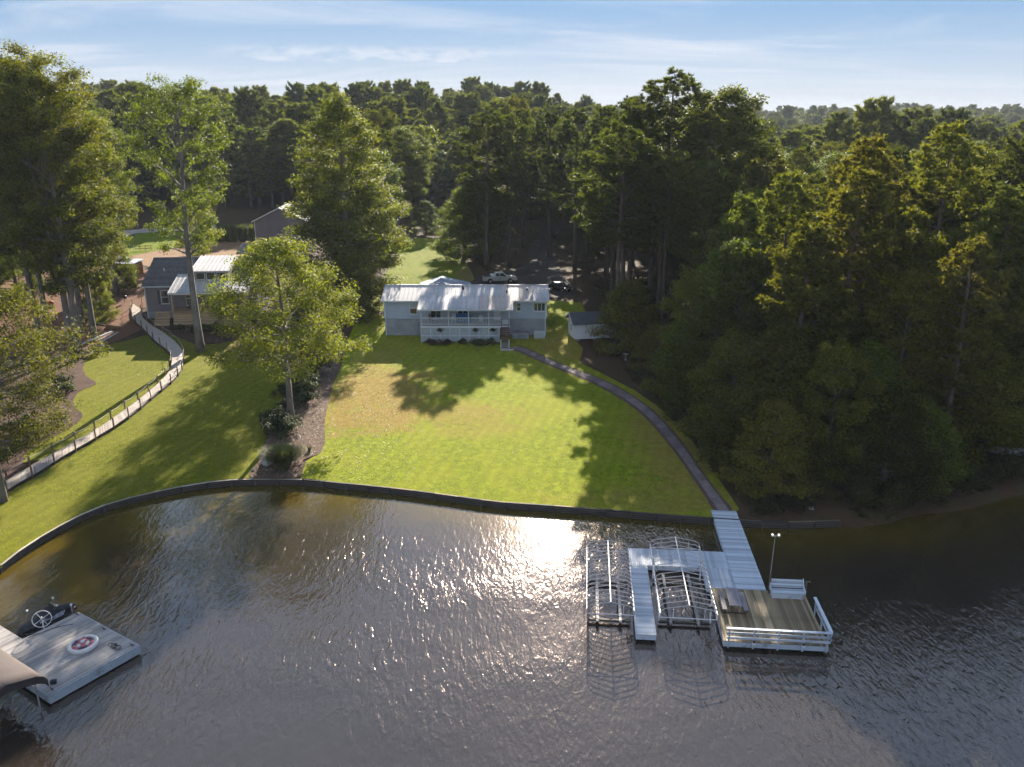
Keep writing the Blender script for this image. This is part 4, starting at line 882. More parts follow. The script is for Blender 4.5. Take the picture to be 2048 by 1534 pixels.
# utility box, lattice screen
ac = thing('utility_box', 'grey metal heat pump box against the house beside the steps', 'utility box', (1.0, 112.9, .8))
MB().box(-.95, 1.35, -.45, .45, 0, 1.15).build('cabinet', M['block'], ac, bevel=.04); MB().box(-1.0, 1.4, -.5, .5, 1.16, 1.22).build('lid', M['siding_grey'], ac, bevel=.02)
for k in range(6): MB().box(-.2, 1.1, -.475, -.455, .18+k*.13, .24+k*.13).build('louvre', M['siding_grey'], ac)
ls = thing('lattice_screen', 'white lattice screen standing before the house corner', 'screen', (3.85, 112.6, .8))
lattice(-.7, .7, .05, 1.35, 0, ls, 'lattice_panel', (0, 0, 0), .16, .045); fr = MB().box(-.75, -.7, -.04, .03, 0, 1.42).box(.7, .75, -.04, .03, 0, 1.42).box(-.7, .7, -.04, .03, 1.36, 1.42); fr.build('frame', M['white_paint'], ls); MB().box(-.6, .6, .4, 1.1, .0, .75).build('condenser', M['siding_grey'], ls, bevel=.03)
# ---------------------------------------------------------------- garden shed
sh = thing('garden_shed', 'small white garden shed on blocks beside the dark wood', 'shed', (8.7, 111.4, .85), R(11))
sl, sd_, z0, z1, zr = 5.6, 3.6, .45, 2.75, 3.75
MB().box(.0, sl, .03, sd_, z0, z1).prism([(.03, z1), (sd_, z1), (sd_/2, zr-.1)], .0, sl, 'x').build('wall', M['siding_white'], sh)
lap_wall(0, sl, z0, z1, .18, 0).build('front_wall', M['siding_white'], sh)
ew = MB()
for k in range(13): ew.box(-.02, -.001, .03, sd_-.02, z0+k*.18, z0+k*.18+.165)
ew.build('end_wall', M['siding_white'], sh)
rf = MB().add([(-.45,-.4,z1-.18),(sl+.3,-.4,z1-.18),(sl+.3,sd_/2,zr+.06),(-.45,sd_/2,zr+.06),(-.45,-.4,z1-.1),(sl+.3,-.4,z1-.1),(sl+.3,sd_/2,zr+.14),(-.45,sd_/2,zr+.14)], [(0,3,2,1),(4,5,6,7),(0,1,5,4),(1,2,6,5),(3,0,4,7)])
rf.add([(-.45,sd_+.4,z1-.18),(sl+.3,sd_+.4,z1-.18),(sl+.3,sd_/2,zr+.06),(-.45,sd_/2,zr+.06),(-.45,sd_+.4,z1-.1),(sl+.3,sd_+.4,z1-.1),(sl+.3,sd_/2,zr+.14),(-.45,sd_/2,zr+.14)], [(0,1,2,3),(7,6,5,4),(0,4,5,1),(1,5,6,2),(3,7,4,0)])
rs_ = rf.build('roof', M['shingle_dark'], sh); MB().bar((-.48, -.42, z1-.16), (-.48, sd_/2, zr+.08), .04, .14).bar((-.48, sd_+.42, z1-.16), (-.48, sd_/2, zr+.08), .04, .14).build('barge_board', M['white_paint'], rs_)
window(sh, -.02, sd_/2, 1.3, 2.2, .7, rz=-math.pi/2, mat='glass')
for a in (.3, 2.7, 5.2):
    for b in (.25, sd_-.3): MB().box(a, a+.4, b-.15, b+.15, -.1, .44).build('block', M['block'], sh)
# ---------------------------------------------------------------- grey house with timber deck
G2 = 2.0
h2 = thing('grey_house', 'taupe grey house with shingle roof, metal dormer and timber porch', 'house', (-53.6, 119.3, G2), R(5))
Wd, Dp, EZ, RY, RZ = 16.0, 13.6, 5.2, 6.8, 8.35
def B2(mb, name, mat, par=None, bevel=0): return mb.build(name, M[mat], par or h2, bevel=bevel)
B2(lap_wall(0, Wd, 1.5, EZ, .2, 0), 'front_wall', 'siding_grey')
B2(MB().box(0, Wd, .031, Dp, 1.45, EZ).prism([(.03, EZ), (Dp, EZ), (RY, RZ-.15)], 0, Wd, 'x'), 'wall_body', 'siding_grey')
B2(MB().box(.04, Wd-.04, .05, Dp-.05, -.6, 1.449), 'foundation', 'block')
B2(MB().box(-.04, .09, -.05, -.024, .3, EZ), 'corner_trim', 'white_paint'); B2(MB().box(1.4, 2.0, -.03, .049, .9, 1.2), 'vent', 'black')
B2(MB().box(-.42, Wd+.3, -.36, -.30, EZ-.12, EZ+.06), 'gutter', 'white_paint')
r2 = B2(MB().prism([(-.3, EZ-.05), (Dp+.3, EZ-.05), (RY, RZ-.06)], -.35, Wd+.35, 'x'), 'roof', 'shingle')
def courses(y0, z0, y1, z1, x0, x1, n, mat, par):
    for k in range(n):
        t0, t1 = k/n, (k+1.25)/n; t1 = min(1, t1)
        a = Vector((0, y0+(y1-y0)*t0, z0+(z1-z0)*t0)); b = Vector((0, y0+(y1-y0)*t1, z0+(z1-z0)*t1)); up = .03
        MB().add([(x0,a.y,a.z+up),(x1,a.y,a.z+up),(x1,b.y,b.z),(x0,b.y,b.z),(x0,a.y,a.z),(x1,a.y,a.z)], [(0,1,2,3),(0,4,5,1)]).build('shingle_course', M[mat], par)
courses(-.34, EZ-.02, RY, RZ, -.38, Wd+.38, 26, 'shingle', r2); courses(Dp+.34, EZ-.02, RY, RZ, -.38, Wd+.38, 26, 'shingle', r2)
MB().bar((-.4, RY, RZ+.03), (Wd+.4, RY, RZ+.03), .3, .04).build('ridge_cap', M['shingle_dark'], r2)
MB().tube([(2.0, 3.4, 6.6), (2.0, 3.4, 7.35)], .06, 8).build('vent_pipe', M['white_paint'], r2)
# porch roof, posts, deck
pr = B2(MB().add([(4.3,-3.25,4.78),(15.4,-3.25,4.78),(15.4,3.3,6.62),(4.3,3.3,6.62),(4.3,-3.25,4.66),(15.4,-3.25,4.66),(15.4,3.3,6.5),(4.3,3.3,6.5)], [(0,1,2,3),(7,6,5,4),(0,4,5,1),(1,5,6,2),(2,6,7,3),(3,7,4,0)]), 'porch_roof', 'white_paint')
roof_plane(pr, 'roof_sheet', 4.2, 15.5, -3.4, 4.80, 3.4, 6.72, 'metal_roof', .62)
MB().box(4.22, 15.48, -3.36, -3.30, 4.55, 4.74).build('gutter', M['white_paint'], pr)
for x in (4.6, 9.9, 14.9):
    B2(MB().box(x-.11, x+.11, -3.05, -2.83, 2.05, 4.5), 'porch_post', 'new_wood', bevel=.01)
    if x > 5: B2(MB().bar((x-.75, -2.94, 4.4), (x-.05, -2.94, 3.7), .10, .12).bar((x+.75, -2.94, 4.4), (x+.05, -2.94, 3.7), .10, .12), 'knee_brace', 'new_wood')
B2(MB().box(4.4, 15.2, -3.05, -2.85, 4.36, 4.55), 'porch_beam', 'new_wood'); B2(MB().box(10.05, 14.75, -3.0, -2.9, 2.95, 3.05), 'porch_rail', 'new_wood'); B2(MB().box(7.0, 9.75, -3.0, -2.9, 2.95, 3.05), 'porch_rail', 'new_wood')
dkm = boxmesh('deck_board', 11.6, .14, .04, M['new_wood'])
for k in range(22): mobj('deck_board', dkm, None, h2, (9.9, -3.0 + k*.145 - .2, 2.0))
skm = boxmesh('skirt_board', 10.9, .035, .135, M['new_wood']); sk2 = boxmesh('skirt_board', 2.15, .035, .135, M['new_wood'])
for k in range(16):
    mobj('skirt_board', skm, None, h2, (10.1, -3.30 - (15-k)*.025, 1.86 - (15-k)*.145 + 0)).rotation_euler = (R(-10), 0, 0)
for k in range(15):
    mobj('step_board', sk2, None, h2, (3.05, -2.6 - (14-k)*.11, 1.90 - (14-k)*.15)).rotation_euler = (R(-35), 0, 0)
B2(MB().box(4.7, 15.4, -3.2, -3.1, -.6, 1.9), 'painted_underfloor_shade', 'black')  # shade below the deck painted as a black sheet behind the skirt boards
# dormer with three windows
B2(MB().add([(6.9,.5,5.75),(12.0,.5,5.75),(12.0,.5,7.2),(6.9,.5,7.2),(6.9,6.2,8.2),(12.0,6.2,8.2)], [(0,1,2,3),(0,3,4),(1,5,2),(3,2,5,4)]), 'dormer', 'siding_grey')
dr2 = B2(MB().add([(6.7,.15,7.18),(12.2,.15,7.18),(12.2,6.8,8.40),(6.7,6.8,8.40),(6.7,.15,7.28),(12.2,.15,7.28),(12.2,6.8,8.5),(6.7,6.8,8.5)], [(0,3,2,1),(4,5,6,7),(0,1,5,4),(1,2,6,5),(3,0,4,7),(2,3,7,6)]), 'dormer_roof', 'white_paint')
roof_plane(dr2, 'roof_sheet', 6.62, 12.28, .05, 7.31, 6.85, 8.56, 'metal_roof', .62)
for k in range(3): window(h2, 8.0 + k*1.5, .47, 5.98, 7.05, 1.3, rail=False, mat='glass_green')
window(h2, 2.75, -.025, 2.6, 4.6, 1.15); window(h2, 6.2, -.025, 2.3, 4.4, 1.0); window(h2, 11.8, -.025, 2.4, 4.4, 1.5, n=2); window(h2, 14.2, -.025, 2.4, 4.4, 1.0)
B2(MB().box(1.75, 2.1, -.04, -.005, 2.6, 4.6), 'shutter', 'shingle_dark')
def deck_thing(name, label, cat, lx, ly, lz, parts):
    p = Matrix.Translation((-53.6, 119.3, G2)) @ Matrix.Rotation(R(5), 4, 'Z') @ Vector((lx, ly, lz)); t = thing(name, label, cat, tuple(p), random.uniform(-.4, .4))
    for nm, mb, mt in parts: mb.build(nm, M[mt], t)
def loungeparts(mt):
    a = MB()
    for k in range(5): a.box(-.28+k*.115, -.19+k*.115, -.3, .25, .36, .40)
    b = MB()
    for k in range(5): b.add([(-.28+k*.115,.25,.38),(-.19+k*.115,.25,.38),(-.19+k*.115,.5,1.05),(-.28+k*.115,.5,1.05),(-.28+k*.115,.28,.38),(-.19+k*.115,.28,.38),(-.19+k*.115,.53,1.05),(-.28+k*.115,.53,1.05)], [(0,1,2,3),(7,6,5,4),(0,4,5,1),(1,5,6,2),(2,6,7,3),(3,7,4,0)])
    L = [('seat', a, mt), ('backrest', b, mt)]
    for s in (-.34, .32): L += [('armrest', MB().box(s, s+.07, -.35, .4, .58, .62), mt), ('leg', MB().box(s, s+.06, -.32, -.26, 0, .58), mt), ('leg', MB().box(s, s+.06, .3, .36, 0, .58), mt)]
    return L
deck_thing('deck_chair', 'wooden slatted chair by the far porch post of the grey house', 'chair', 8.3, -1.4, 2.02, loungeparts('new_wood'))
deck_thing('deck_chair', 'dark slatted chair against the wall of the grey house porch', 'chair', 6.6, -.8, 2.02, loungeparts('post_wood'))
deck_thing('deck_chair', 'red slatted chair at the tree end of the grey house porch', 'chair', 12.4, -1.6, 2.02, loungeparts('red'))
# ---------------------------------------------------------------- tall grey garage behind the sweetgum
gb = thing('grey_garage', 'tall grey gabled garage half hidden behind the huge sweetgum', 'garage', (-52.3, 170, 3.9), R(3))
MB().box(0, 10.4, .03, 9, -.6, 7.0).prism([(0, 7.0), (10.4, 7.0), (5.2, 9.5)], .03, 9, 'y').build('wall', M['siding_grey'], gb)
fwm = MB()
for k in range(47):
    z = -.3 + k*.2; xa = 0 if z < 7.0 else (z-7.0+.2)*2.08; xb = 10.4 - xa
    if xb - xa > .3: fwm.box(xa, xb, -.02 - .004*(k % 2), .029, z, z+.185)
fwm.build('front_wall', M['siding_grey'], gb)
gr = MB().add([(-.4,-.45,6.86),(5.2,-.45,9.58),(5.2,9.4,9.58),(-.4,9.4,6.86),(-.4,-.45,7.0),(5.2,-.45,9.74),(5.2,9.4,9.74),(-.4,9.4,7.0)], [(0,1,2,3),(7,6,5,4),(0,4,5,1),(2,6,7,3),(0,3,7,4)])
gr.add([(10.8,-.45,6.86),(5.2,-.45,9.58),(5.2,9.4,9.58),(10.8,9.4,6.86),(10.8,-.45,7.0),(5.2,-.45,9.74),(5.2,9.4,9.74),(10.8,9.4,7.0)], [(3,2,1,0),(4,5,6,7),(0,1,5,4),(2,3,7,6),(0,4,7,3)])
gro = gr.build('roof', M['block'], gb); MB().box(-.03, .09, -.06, -.03, -.3, 6.9).build('corner_trim', M['white_paint'], gb)
MB().bar((-.42, -.5, 6.9), (5.2, -.5, 9.62), .05, .2).bar((10.82, -.5, 6.9), (5.2, -.5, 9.62), .05, .2).build('barge_board', M['white_paint'], gro)
lt = thing('lean_to', 'low shingled lean-to roof in front of the grey garage', 'lean-to', (-53.5, 160.5, 3.4), R(3))
MB().prism([(0, 2.4), (5.5, 3.6), (5.5, 3.45), (0, 2.25)], 0, 9.5, 'x').build('roof', M['shingle'], lt)
for a in (.2, 4.7, 9.2): MB().box(a-.08, a+.08, .3, .46, -.2, 2.3).build('post', M['post_wood'], lt)
MB().box(.1, 9.4, 5.2, 5.35, -.4, 3.4).build('wall', M['siding_grey'], lt)
# ---------------------------------------------------------------- painted dock with platform, right
DK = Matrix.Translation((12.6, 42.45, 0)) @ Matrix.Rotation(R(-5), 4, 'Z')
def DW(x, y, z): return tuple(DK @ Vector((x, y, z)))
dock = thing('dock', 'white painted dock with gangway, finger pier and bare timber platform', 'dock', DW(0, 0, 0), R(-5))
def planks(parent, name, x0, x1, y0, y1, z, along, mat, w=.145, gap=.012, th=.04):
    if along == 'x':
        n = round((y1-y0)/w); w = (y1-y0)/n; me = boxmesh(name, x1-x0, w-gap, th, M[mat])
        for k in range(n): mobj(name, me, None, parent, ((x0+x1)/2 + random.uniform(-.006, .006), y0+(k+.5)*w, z - th/2 + random.uniform(-.004, .004)))
    else:
        n = round((x1-x0)/w); w = (x1-x0)/n; me = boxmesh(name, w-gap, y1-y0, th, M[mat])
        for k in range(n): mobj(name, me, None, parent, (x0+(k+.5)*w, (y0+y1)/2 + random.uniform(-.006, .006), z - th/2 + random.uniform(-.004, .004)))
ZD = .55
planks(dock, 'gangway_plank', 1.72, 3.69, 8.5, 17.65, ZD, 'x', 'dock_white'); planks(dock, 'gangway_plank', 1.72, 3.69, 5.9, 8.49, ZD, 'x', 'dock_white')
planks(dock, 'walkway_plank', -5.17, 1.70, 8.5, 10.87, ZD, 'y', 'dock_white_y'); planks(dock, 'walkway_plank', -.2, 1.70, 5.9, 8.48, ZD, 'y', 'dock_white_y')
planks(dock, 'finger_plank', -5.17, -3.93, .2, 8.48, ZD, 'x', 'dock_white')
planks(dock, 'platform_plank', 0, 6.1, 0, 5.87, ZD, 'y', 'deck_wood', .155)
fr = MB()
for (a, b, c, d) in ((1.74,3.67,5.9,17.6),(-5.15,1.7,8.52,10.85),(-.18,1.7,5.92,8.5),(-5.15,-3.95,.22,8.5)):
    fr.box(a, b, c, c+.05, .18, ZD-.045).box(a, b, d-.05, d, .18, ZD-.046).box(a, a+.05, c+.051, d-.051, .18, ZD-.047).box(b-.05, b, c+.051, d-.051, .18, ZD-.048)
fr.build('frame', M['dock_white'], dock)
MB().box(0, 6.1, -.06, -.01, .2, .50).box(0, 6.1, 5.82, 5.86, .2, .5).box(0, .05, 0, 5.8, .2, .5).box(6.05, 6.1, 0, 5.8, .2, .5).build('fascia', M['dock_white'], dock)
pl_ = MB().tube([(0,0,-1.0),(0,0,.5)], .12, 8).mesh('piling'); pl_.materials.append(M['dark_timber'])
for (x, y) in ((.3,.4),(3,.4),(5.8,.4),(.3,5.4),(3,5.4),(5.8,5.4),(-4.9,.6),(-4.2,.6),(-4.9,4.5),(-4.2,4.5),(-4.9,9.6),(-1.5,9.6),(1.9,9.6),(3.5,9.6),(1.9,13.5),(3.5,13.5),(1.9,16.8),(3.5,16.8)): mobj('piling', pl_, None, dock, (x, y, 0))
# railing
for x in (.28, 1.72, 3.16, 4.58, 5.96): MB().box(x-.045, x+.045, -.14, -.061, .16, 1.46).build('railing_post', M['dock_white'], dock)
MB().box(.1, 6.2, -.20, -.02, 1.47, 1.52).build('top_rail', M['dock_white'], dock)
for z in (.82, 1.14): MB().box(.15, 6.12, -.185, -.141, z, z+.14).build('railing_board', M['dock_white'], dock)
for y in (.45, 1.9, 3.4): MB().box(6.11, 6.19, y-.045, y+.045, .2, 1.46).build('railing_post', M['dock_white'], dock)
MB().box(6.07, 6.25, -.01, 3.75, 1.472, 1.522).build('top_rail', M['dock_white'], dock)
for z in (.82, 1.14): MB().box(6.191, 6.235, .0, 3.7, z, z+.14).build('railing_board', M['dock_white'], dock)
def lantern(x, label):
    t = thing('lantern', label, 'lantern', DW(x, -.24, .5), R(-5)); MB().box(-.1, .1, -.05, .03, .0, .05).build('bracket', M['alu_paint'], t)
    MB().tube([(0,0,.05),(0,0,.16)], .11, 8).build('base', M['alu_paint'], t, smooth=True); MB().tube([(0,0,.161),(0,0,.22),(0,0,.30)], [.07, .09, .05], 8).build('globe', M['black'], t, smooth=True)
lantern(1.72, 'small dock lantern on the second railing post beside the picnic table'); lantern(4.58, 'small dock lantern on the fourth railing post below the bench')
# bench with boxed seat
bn = thing('storage_bench', 'white painted storage bench with slatted back on the platform', 'bench', DW(4.85, 5.25, ZD), R(-5))
MB().box(-1.0, 1.0, -.28, .22, .0, .40).build('box', M['dock_white'], bn, bevel=.01)
for k in range(4): MB().box(-1.04, 1.04, -.33+k*.15, -.20+k*.15, .41, .445).build('seat_slat', M['dock_white'], bn)
for k in range(4): MB().add([(-1.04,.27+k*.05,.50+k*.13),(1.04,.27+k*.05,.50+k*.13),(1.04,.315+k*.05,.61+k*.13),(-1.04,.315+k*.05,.61+k*.13),(-1.04,.30+k*.05,.49+k*.13),(1.04,.30+k*.05,.49+k*.13),(1.04,.345+k*.05,.60+k*.13),(-1.04,.345+k*.05,.60+k*.13)], [(0,1,2,3),(7,6,5,4),(0,4,5,1),(1,5,6,2),(2,6,7,3),(3,7,4,0)]).build('back_slat', M['dock_white'], bn)
for s in (-1.09, 1.045): MB().prism([(-.34,.38),(.30,.38),(.52,1.08),(.44,1.08),(.16,.66),(-.34,.62)], s, s+.045, 'x').build('side_panel', M['dock_white'], bn)
# picnic table
pt = thing('picnic_table', 'mauve-grey picnic table with bent tube legs on the timber platform', 'picnic table', DW(1.15, 3.75, ZD), R(-6))
for k in range(5): MB().box(-.39+k*.157, -.24+k*.157, -1.05, 1.05, .70, .74).build('top_board', M['table'], pt)
for s in (-.80, .52):
    for k in range(2): MB().box(s+k*.145, s+.135+k*.145, -1.05, 1.05, .41, .445).build('seat_board', M['table'], pt)
for y in (-.75, .75):
    MB().tube([(-.72,y,.40),(-.80,y,.22),(-.74,y,.06),(-.5,y,.035),(.5,y,.035),(.74,y,.06),(.80,y,.22),(.72,y,.40)], .026, 6).build('leg', M['black'], pt)
    MB().tube([(-.28,y,.69),(-.20,y,.40),(-.18,y,.05)], .022, 6).tube([(.28,y,.69),(.20,y,.40),(.18,y,.05)], .022, 6).build('brace', M['black'], pt)
# lamp pole and post
lp = thing('lamp_pole', 'slender white lamp pole with twin heads beside the bench', 'lamp', DW(3.78, 5.6, .0), R(-5))
MB().box(-.06, .06, -.06, .06, -.6, 1.9).build('timber_post', M['post_wood'], lp); MB().tube([(.0,.1,1.0),(.02,.1,2.6),(.05,.1,4.65)], [.035,.03,.025], 7).build('pole', M['alu'], lp)
MB().tube([(-.16,.1,4.66),(.26,.1,4.66)], .02, 6).build('crossarm', M['alu'], lp)
for s in (-.15, .25): MB().tube([(s,.1,4.70),(s,.02,4.78),(s,-.08,4.76)], [.03,.07,.085], 8).build('lamp_head', M['alu_paint'], lp)
pp = thing('mooring_post', 'short brown post with a small hook behind the bench', 'post', DW(6.25, 6.1, 0), R(-5)); MB().tube([(0,0,-.6),(0,0,1.25)], .06, 7).build('shaft', M['post_wood'], pp); MB().tube([(0,0,1.2),(.18,0,1.24),(.26,0,1.15)], .018, 5).build('hook', M['alu'], pp)
# boat lift canopy frames
def lift(x0, x1, y0, y1, zr, ze, nb, label, posts_mat):
    t = thing('boat_lift', label, 'boat lift', DW((x0+x1)/2, y0, 0), R(-5)); cx = (x1-x0)/2; Ly = y1-y0
    def bow(y, low=ze): return [(-cx, y, low-.38), (-cx, y, low-.10), (-cx+.10, y, low+.10), (-cx+.30, y, low+.24), (0, y, zr), (cx-.30, y, low+.24), (cx-.10, y, low+.10), (cx, y, low-.10), (cx, y, low-.38)]
    for k in range(nb):
        y = Ly * k / (nb-1); MB().tube(bow(y), .03, 5).build('bow', M['bow_tan'], t)
    MB().tube([(0,0,zr+.01),(0,Ly,zr+.01)], .04, 6).build('ridge_tube', M['alu_paint'], t)
    for s in (-1, 1):
        for zz in (ze-.38, ze-.10): MB().tube([(s*cx,-.02,zz),(s*cx,Ly+.02,zz)], .03, 5).build('side_rail', M['alu_paint'], t)
    for y in (0, Ly): MB().tube([(-cx,y,ze-.38),(cx,y,ze-.38)], .03, 5).build('end_rail', M['alu_paint'], t)
    for y in (0, Ly):
        for x in (-cx*.55, cx*.55): MB().tube([(x,y,ze-.38),(x,y,ze+.2)], .018, 4).build('end_strut', M['alu_paint'], t)
    for s in (-1, 1):
        for y in (Ly*.2, Ly*.78):
            MB().tube([(s*(cx-.12),y,-.8),(s*(cx-.12),y,ze-.1)], .05, 6).build('post', M[posts_mat], t)
            MB().tube([(s*(cx-.12),y,1.1),(s*cx,y+.7*(1 if y < Ly/2 else -1),ze-.36)], .025, 5).build('strut', M['alu_paint'], t)
    for y in (Ly*.2, Ly*.78): MB().box(-cx+.1, cx-.1, y-.09, y+.09, .12, .26).build('cross_beam', M['dark_timber'], t)
    for s in (-1, 1):
        for y in (Ly*.2, Ly*.78): MB().tube([(s*(cx-.12),y,1.5),(s*(cx*.5),y,.3)], .012, 4).build('cable', M['black_rope'], t)
    mt_ = MB().box(cx-.30, cx-.02, Ly*.2-.16, Ly*.2+.16, 1.15, 1.5).build('motor_box', M['black'], t, bevel=.02)
    MB().tube([(cx-.16,Ly*.2-.17,1.32),(cx-.16,Ly*.2-.24,1.32)], .11, 10).build('winch_wheel', M['alu'], mt_)
    for x in (-cx*.5, cx*.5): MB().box(x-.09, x+.09, Ly*.15, Ly*.85, .27, .39).build('bunk', M['grey_deck'], t)
    return t
l1 = lift(-8.15, -5.3, .55, 8.3, 2.46, 2.0, 17, 'bare aluminium boat lift canopy frame at the outer side of the dock', 'alu')
l2 = lift(-3.75, -.35, .5, 9.1, 2.5, 2.0, 16, 'bare canopy frame of the boat lift between finger pier and platform', 'alu_paint')
wn = thing('lift_winch', 'small winch on the finger pier side of the outer lift', 'winch', DW(-5.28, 2.0, .55)); MB().box(-.09, .09, -.12, .12, .3, .55).build('gearbox', M['chrome'], wn); MB().tube([(0,0,0),(0,0,.3)], .04, 6).build('stem', M['alu'], wn); MB().tube([(.1,.18*math.cos(a),.42+.18*math.sin(a)) for a in [k*.524 for k in range(12)]], .018, 5, closed=True) .build('wheel', M['alu'], wn)
# ---------------------------------------------------------------- grey dock at the left with canopy, jet ski
LA = R(-33.0); LK = Matrix.Translation((-22.0, 41.9, 0)) @ Matrix.Rotation(LA, 4, 'Z')
def LW(x, y, z): return tuple(LK @ Vector((x, y, z)))
ld = thing('swim_dock', 'pale grey plank swim dock at the lower left corner', 'dock', LW(0, 0, 0), LA)
# local frame: x runs from back corner to right corner (end at 0), y along the outer edge (negative towards the canopy)
ZL = .62
planks(ld, 'dock_plank', -6.35, 0, -5.35, 0, ZL, 'y', 'grey_deck', .15, .016)
planks(ld, 'dock_plank', -12.5, -6.36, -5.35, -3.4, ZL, 'y', 'grey_deck', .15, .016)
MB().box(-6.35, .04, .005, .05, .15, ZL-.01).box(.001, .05, -5.35, .0, .08, ZL+.0).box(-6.35, .04, -5.40, -5.355, .15, ZL-.01).build('fascia', M['dock_white'], ld)
MB().box(-6.3, -.05, -5.3, -.05, .12, .5).build('float', M['black'], ld)
for (x, y) in ((-.25, -.25), (-.3, -5.0), (-6.1, -.2), (-3.2, -.2)):
    c_ = MB().tube([(-.16,0,.09),(.16,0,.09)], .025, 6).tube([(-.06,0,0),(-.06,0,.09)], .022, 5).tube([(.06,0,0),(.06,0,.09)], .022, 5); c_.build('cleat', M['black'], ld, (x, y, ZL))
# inflatable tube
tb = thing('inflatable_tube', 'round red, white and purple towable tube lying on the dock', 'inflatable', LW(-2.55, -1.85, ZL + .02), .5)
tb.rotation_euler = (R(7), R(-4), .5); tb.scale = (.82, .82, .9)
for k in range(3):
    r_ = .30 + .27*k
    if k == 2: MB().tube([(r_*math.cos(a)*1.05, r_*math.sin(a)*.9, .17) for a in [j*6.2832/28 for j in range(28)]], .165, 10, closed=True).build('ring', M['tube_white'], tb, smooth=True)
    else:
        for q in range(6): MB().tube([(r_*math.cos(a)*1.05, r_*math.sin(a)*.9, .18) for a in [(q + j/5)*6.2832/6 for j in range(6)]], .165, 10).build('panel', M[(('tube_red', 'tube_white'), ('tube_dark', 'tube_red'))[k][q % 2]], tb, smooth=True)
MB().tube([(0,0,.08),(0,0,.24)], [.2,.16], 14).build('floor', M['tube_red'], tb, smooth=True)
for a in (.3, 1.4, 2.4, 3.6, 4.7, 5.6): MB().tube([(.62*math.cos(a-.14), .54*math.sin(a-.14), .33), (.64*math.cos(a), .56*math.sin(a), .39), (.62*math.cos(a+.14), .54*math.sin(a+.14), .33)], .018, 5).build('handle', M['black'], tb)
# coil of rope and tackle
rp = []
for k in range(60):
    a = k*.55; rp.append((.24*math.cos(a)*(1+.35*math.sin(k*1.3)) + .012*k - .3, .17*math.sin(a)*(1+.3*math.cos(k*.9)), .025 + .006*(k % 5)))
tag(MB().tube([LW(-1.05+p[0], -.85+p[1], ZL + p[2]) for p in rp], .013, 4).build('rope', M['black_rope']), 'tangled black rope lying beside the towable tube', 'rope')
tag(MB().tube([LW(-6.2+.9*t, -3.2+2.6*t+.4*math.sin(t*4), ZL+.02) for t in np.linspace(0,1,16)] , .014, 4).build('rope', M['black_rope']), 'thin dark line trailing across the planks below the wheel', 'rope')
bx_ = thing('tackle_box', 'small dark box near the outer corner of the swim dock', 'box', LW(-.75, -4.65, ZL + .01), .3); MB().box(-.15,.15,-.11,.11,0,.14).build('body', M['canvas_under'], bx_, bevel=.01); MB().box(-.16,.16,-.12,.12,.142,.18).build('lid', M['black'], bx_, bevel=.01)
# jet ski under its cover, held in a small lift
js = thing('jet_ski', 'jet ski wrapped in a black vinyl cover with white lettering', 'jet ski', LW(-7.35, -1.35, .25), LA + math.pi/2)
secs = [(-1.75,.20,.22,.30),(-1.55,.42,.10,.52),(-1.0,.55,.05,.62),(-.3,.60,.02,.86),(.15,.58,.02,1.05),(.45,.52,.04,1.12),(.75,.46,.06,.92),(1.2,.36,.12,.70),(1.6,.2,.25,.56),(1.82,.05,.4,.46)]
rings = []
for (x, w, zb, zt) in secs: rings.append([(x, w*math.cos(a)*(1 if math.sin(a) > -.2 else .85), (zb+zt)/2 + (zt-zb)/2*math.copysign(abs(math.sin(a))**.8, math.sin(a))) for a in [k*6.2832/16 for k in range(16)]])
MB().loft(rings).build('cover', M['black_cover'], js, smooth=True)
MB().tube([(.25,-.42,1.12),(.32,0,1.22),(.25,.42,1.12)], [.05,.07,.05], 7).build('handlebar_bulge', M['black_cover'], js, smooth=True)
MB().loft([[(x, w*math.cos(a), .12+.14*math.sin(a)) for a in [k*6.2832/12 for k in range(12)]] for x, w in ((-1.8,.25),(-1.5,.56),(0,.62),(1.1,.44),(1.86,.06))]).build('hull', M['black'], js, smooth=True)
def side_print(x0, x1, z0, seed):
    r_ = random.Random(seed); mb = MB(); x = x0
    while x < x1:
        wv = r_.uniform(.035, .075); hgt_ = .10 * r_.uniform(.7, 1.0); y = -.60; sl = .045
        if r_.random() < .5: mb.add([(x,y,z0),(x+.02,y,z0),(x+.02+sl,y+.06,z0+hgt_),(x+sl,y+.06,z0+hgt_)], [(0,1,2,3)])
        mb.add([(x,y,z0),(x+wv,y,z0),(x+wv+.008,y+.01,z0+.022),(x+.008,y+.01,z0+.022)], [(0,1,2,3)]); mb.add([(x+sl*.8,y+.05,z0+hgt_*.8),(x+wv+sl*.8,y+.05,z0+hgt_*.8),(x+wv+sl,y+.06,z0+hgt_),(x+sl,y+.06,z0+hgt_)], [(0,1,2,3)])
        mb.add([(x+wv*.7,y,z0),(x+wv,y,z0),(x+wv+sl,y+.06,z0+hgt_),(x+wv*.7+sl,y+.06,z0+hgt_)], [(0,1,2,3)]); x += wv + .022
    return mb
side_print(-.75, .75, .56, 3).build('lettering', M['print'], js); side_print(-.15, .7, .42, 9).build('lettering', M['print'], js)
jl = thing('jet_ski_lift', 'white spoked hand wheel and posts of the jet ski lift', 'jet ski lift', (-28.6, 43.75, 0), LA)
MB().tube([(0,0,-.5),(0,0,1.35)], .04, 7).build('post', M['alu_paint'], jl)
wc = Vector((.10, -.06, 1.25)); ax1 = Vector((.45, .89, 0)).normalized(); ax2 = Vector((-.1, .05, 1)).normalized()
MB().tube([wc + (ax1*math.cos(a) + ax2*math.sin(a))*.52 for a in [k*6.2832/32 for k in range(32)]], .022, 6, closed=True).build('wheel_rim', M['alu_paint'], jl)
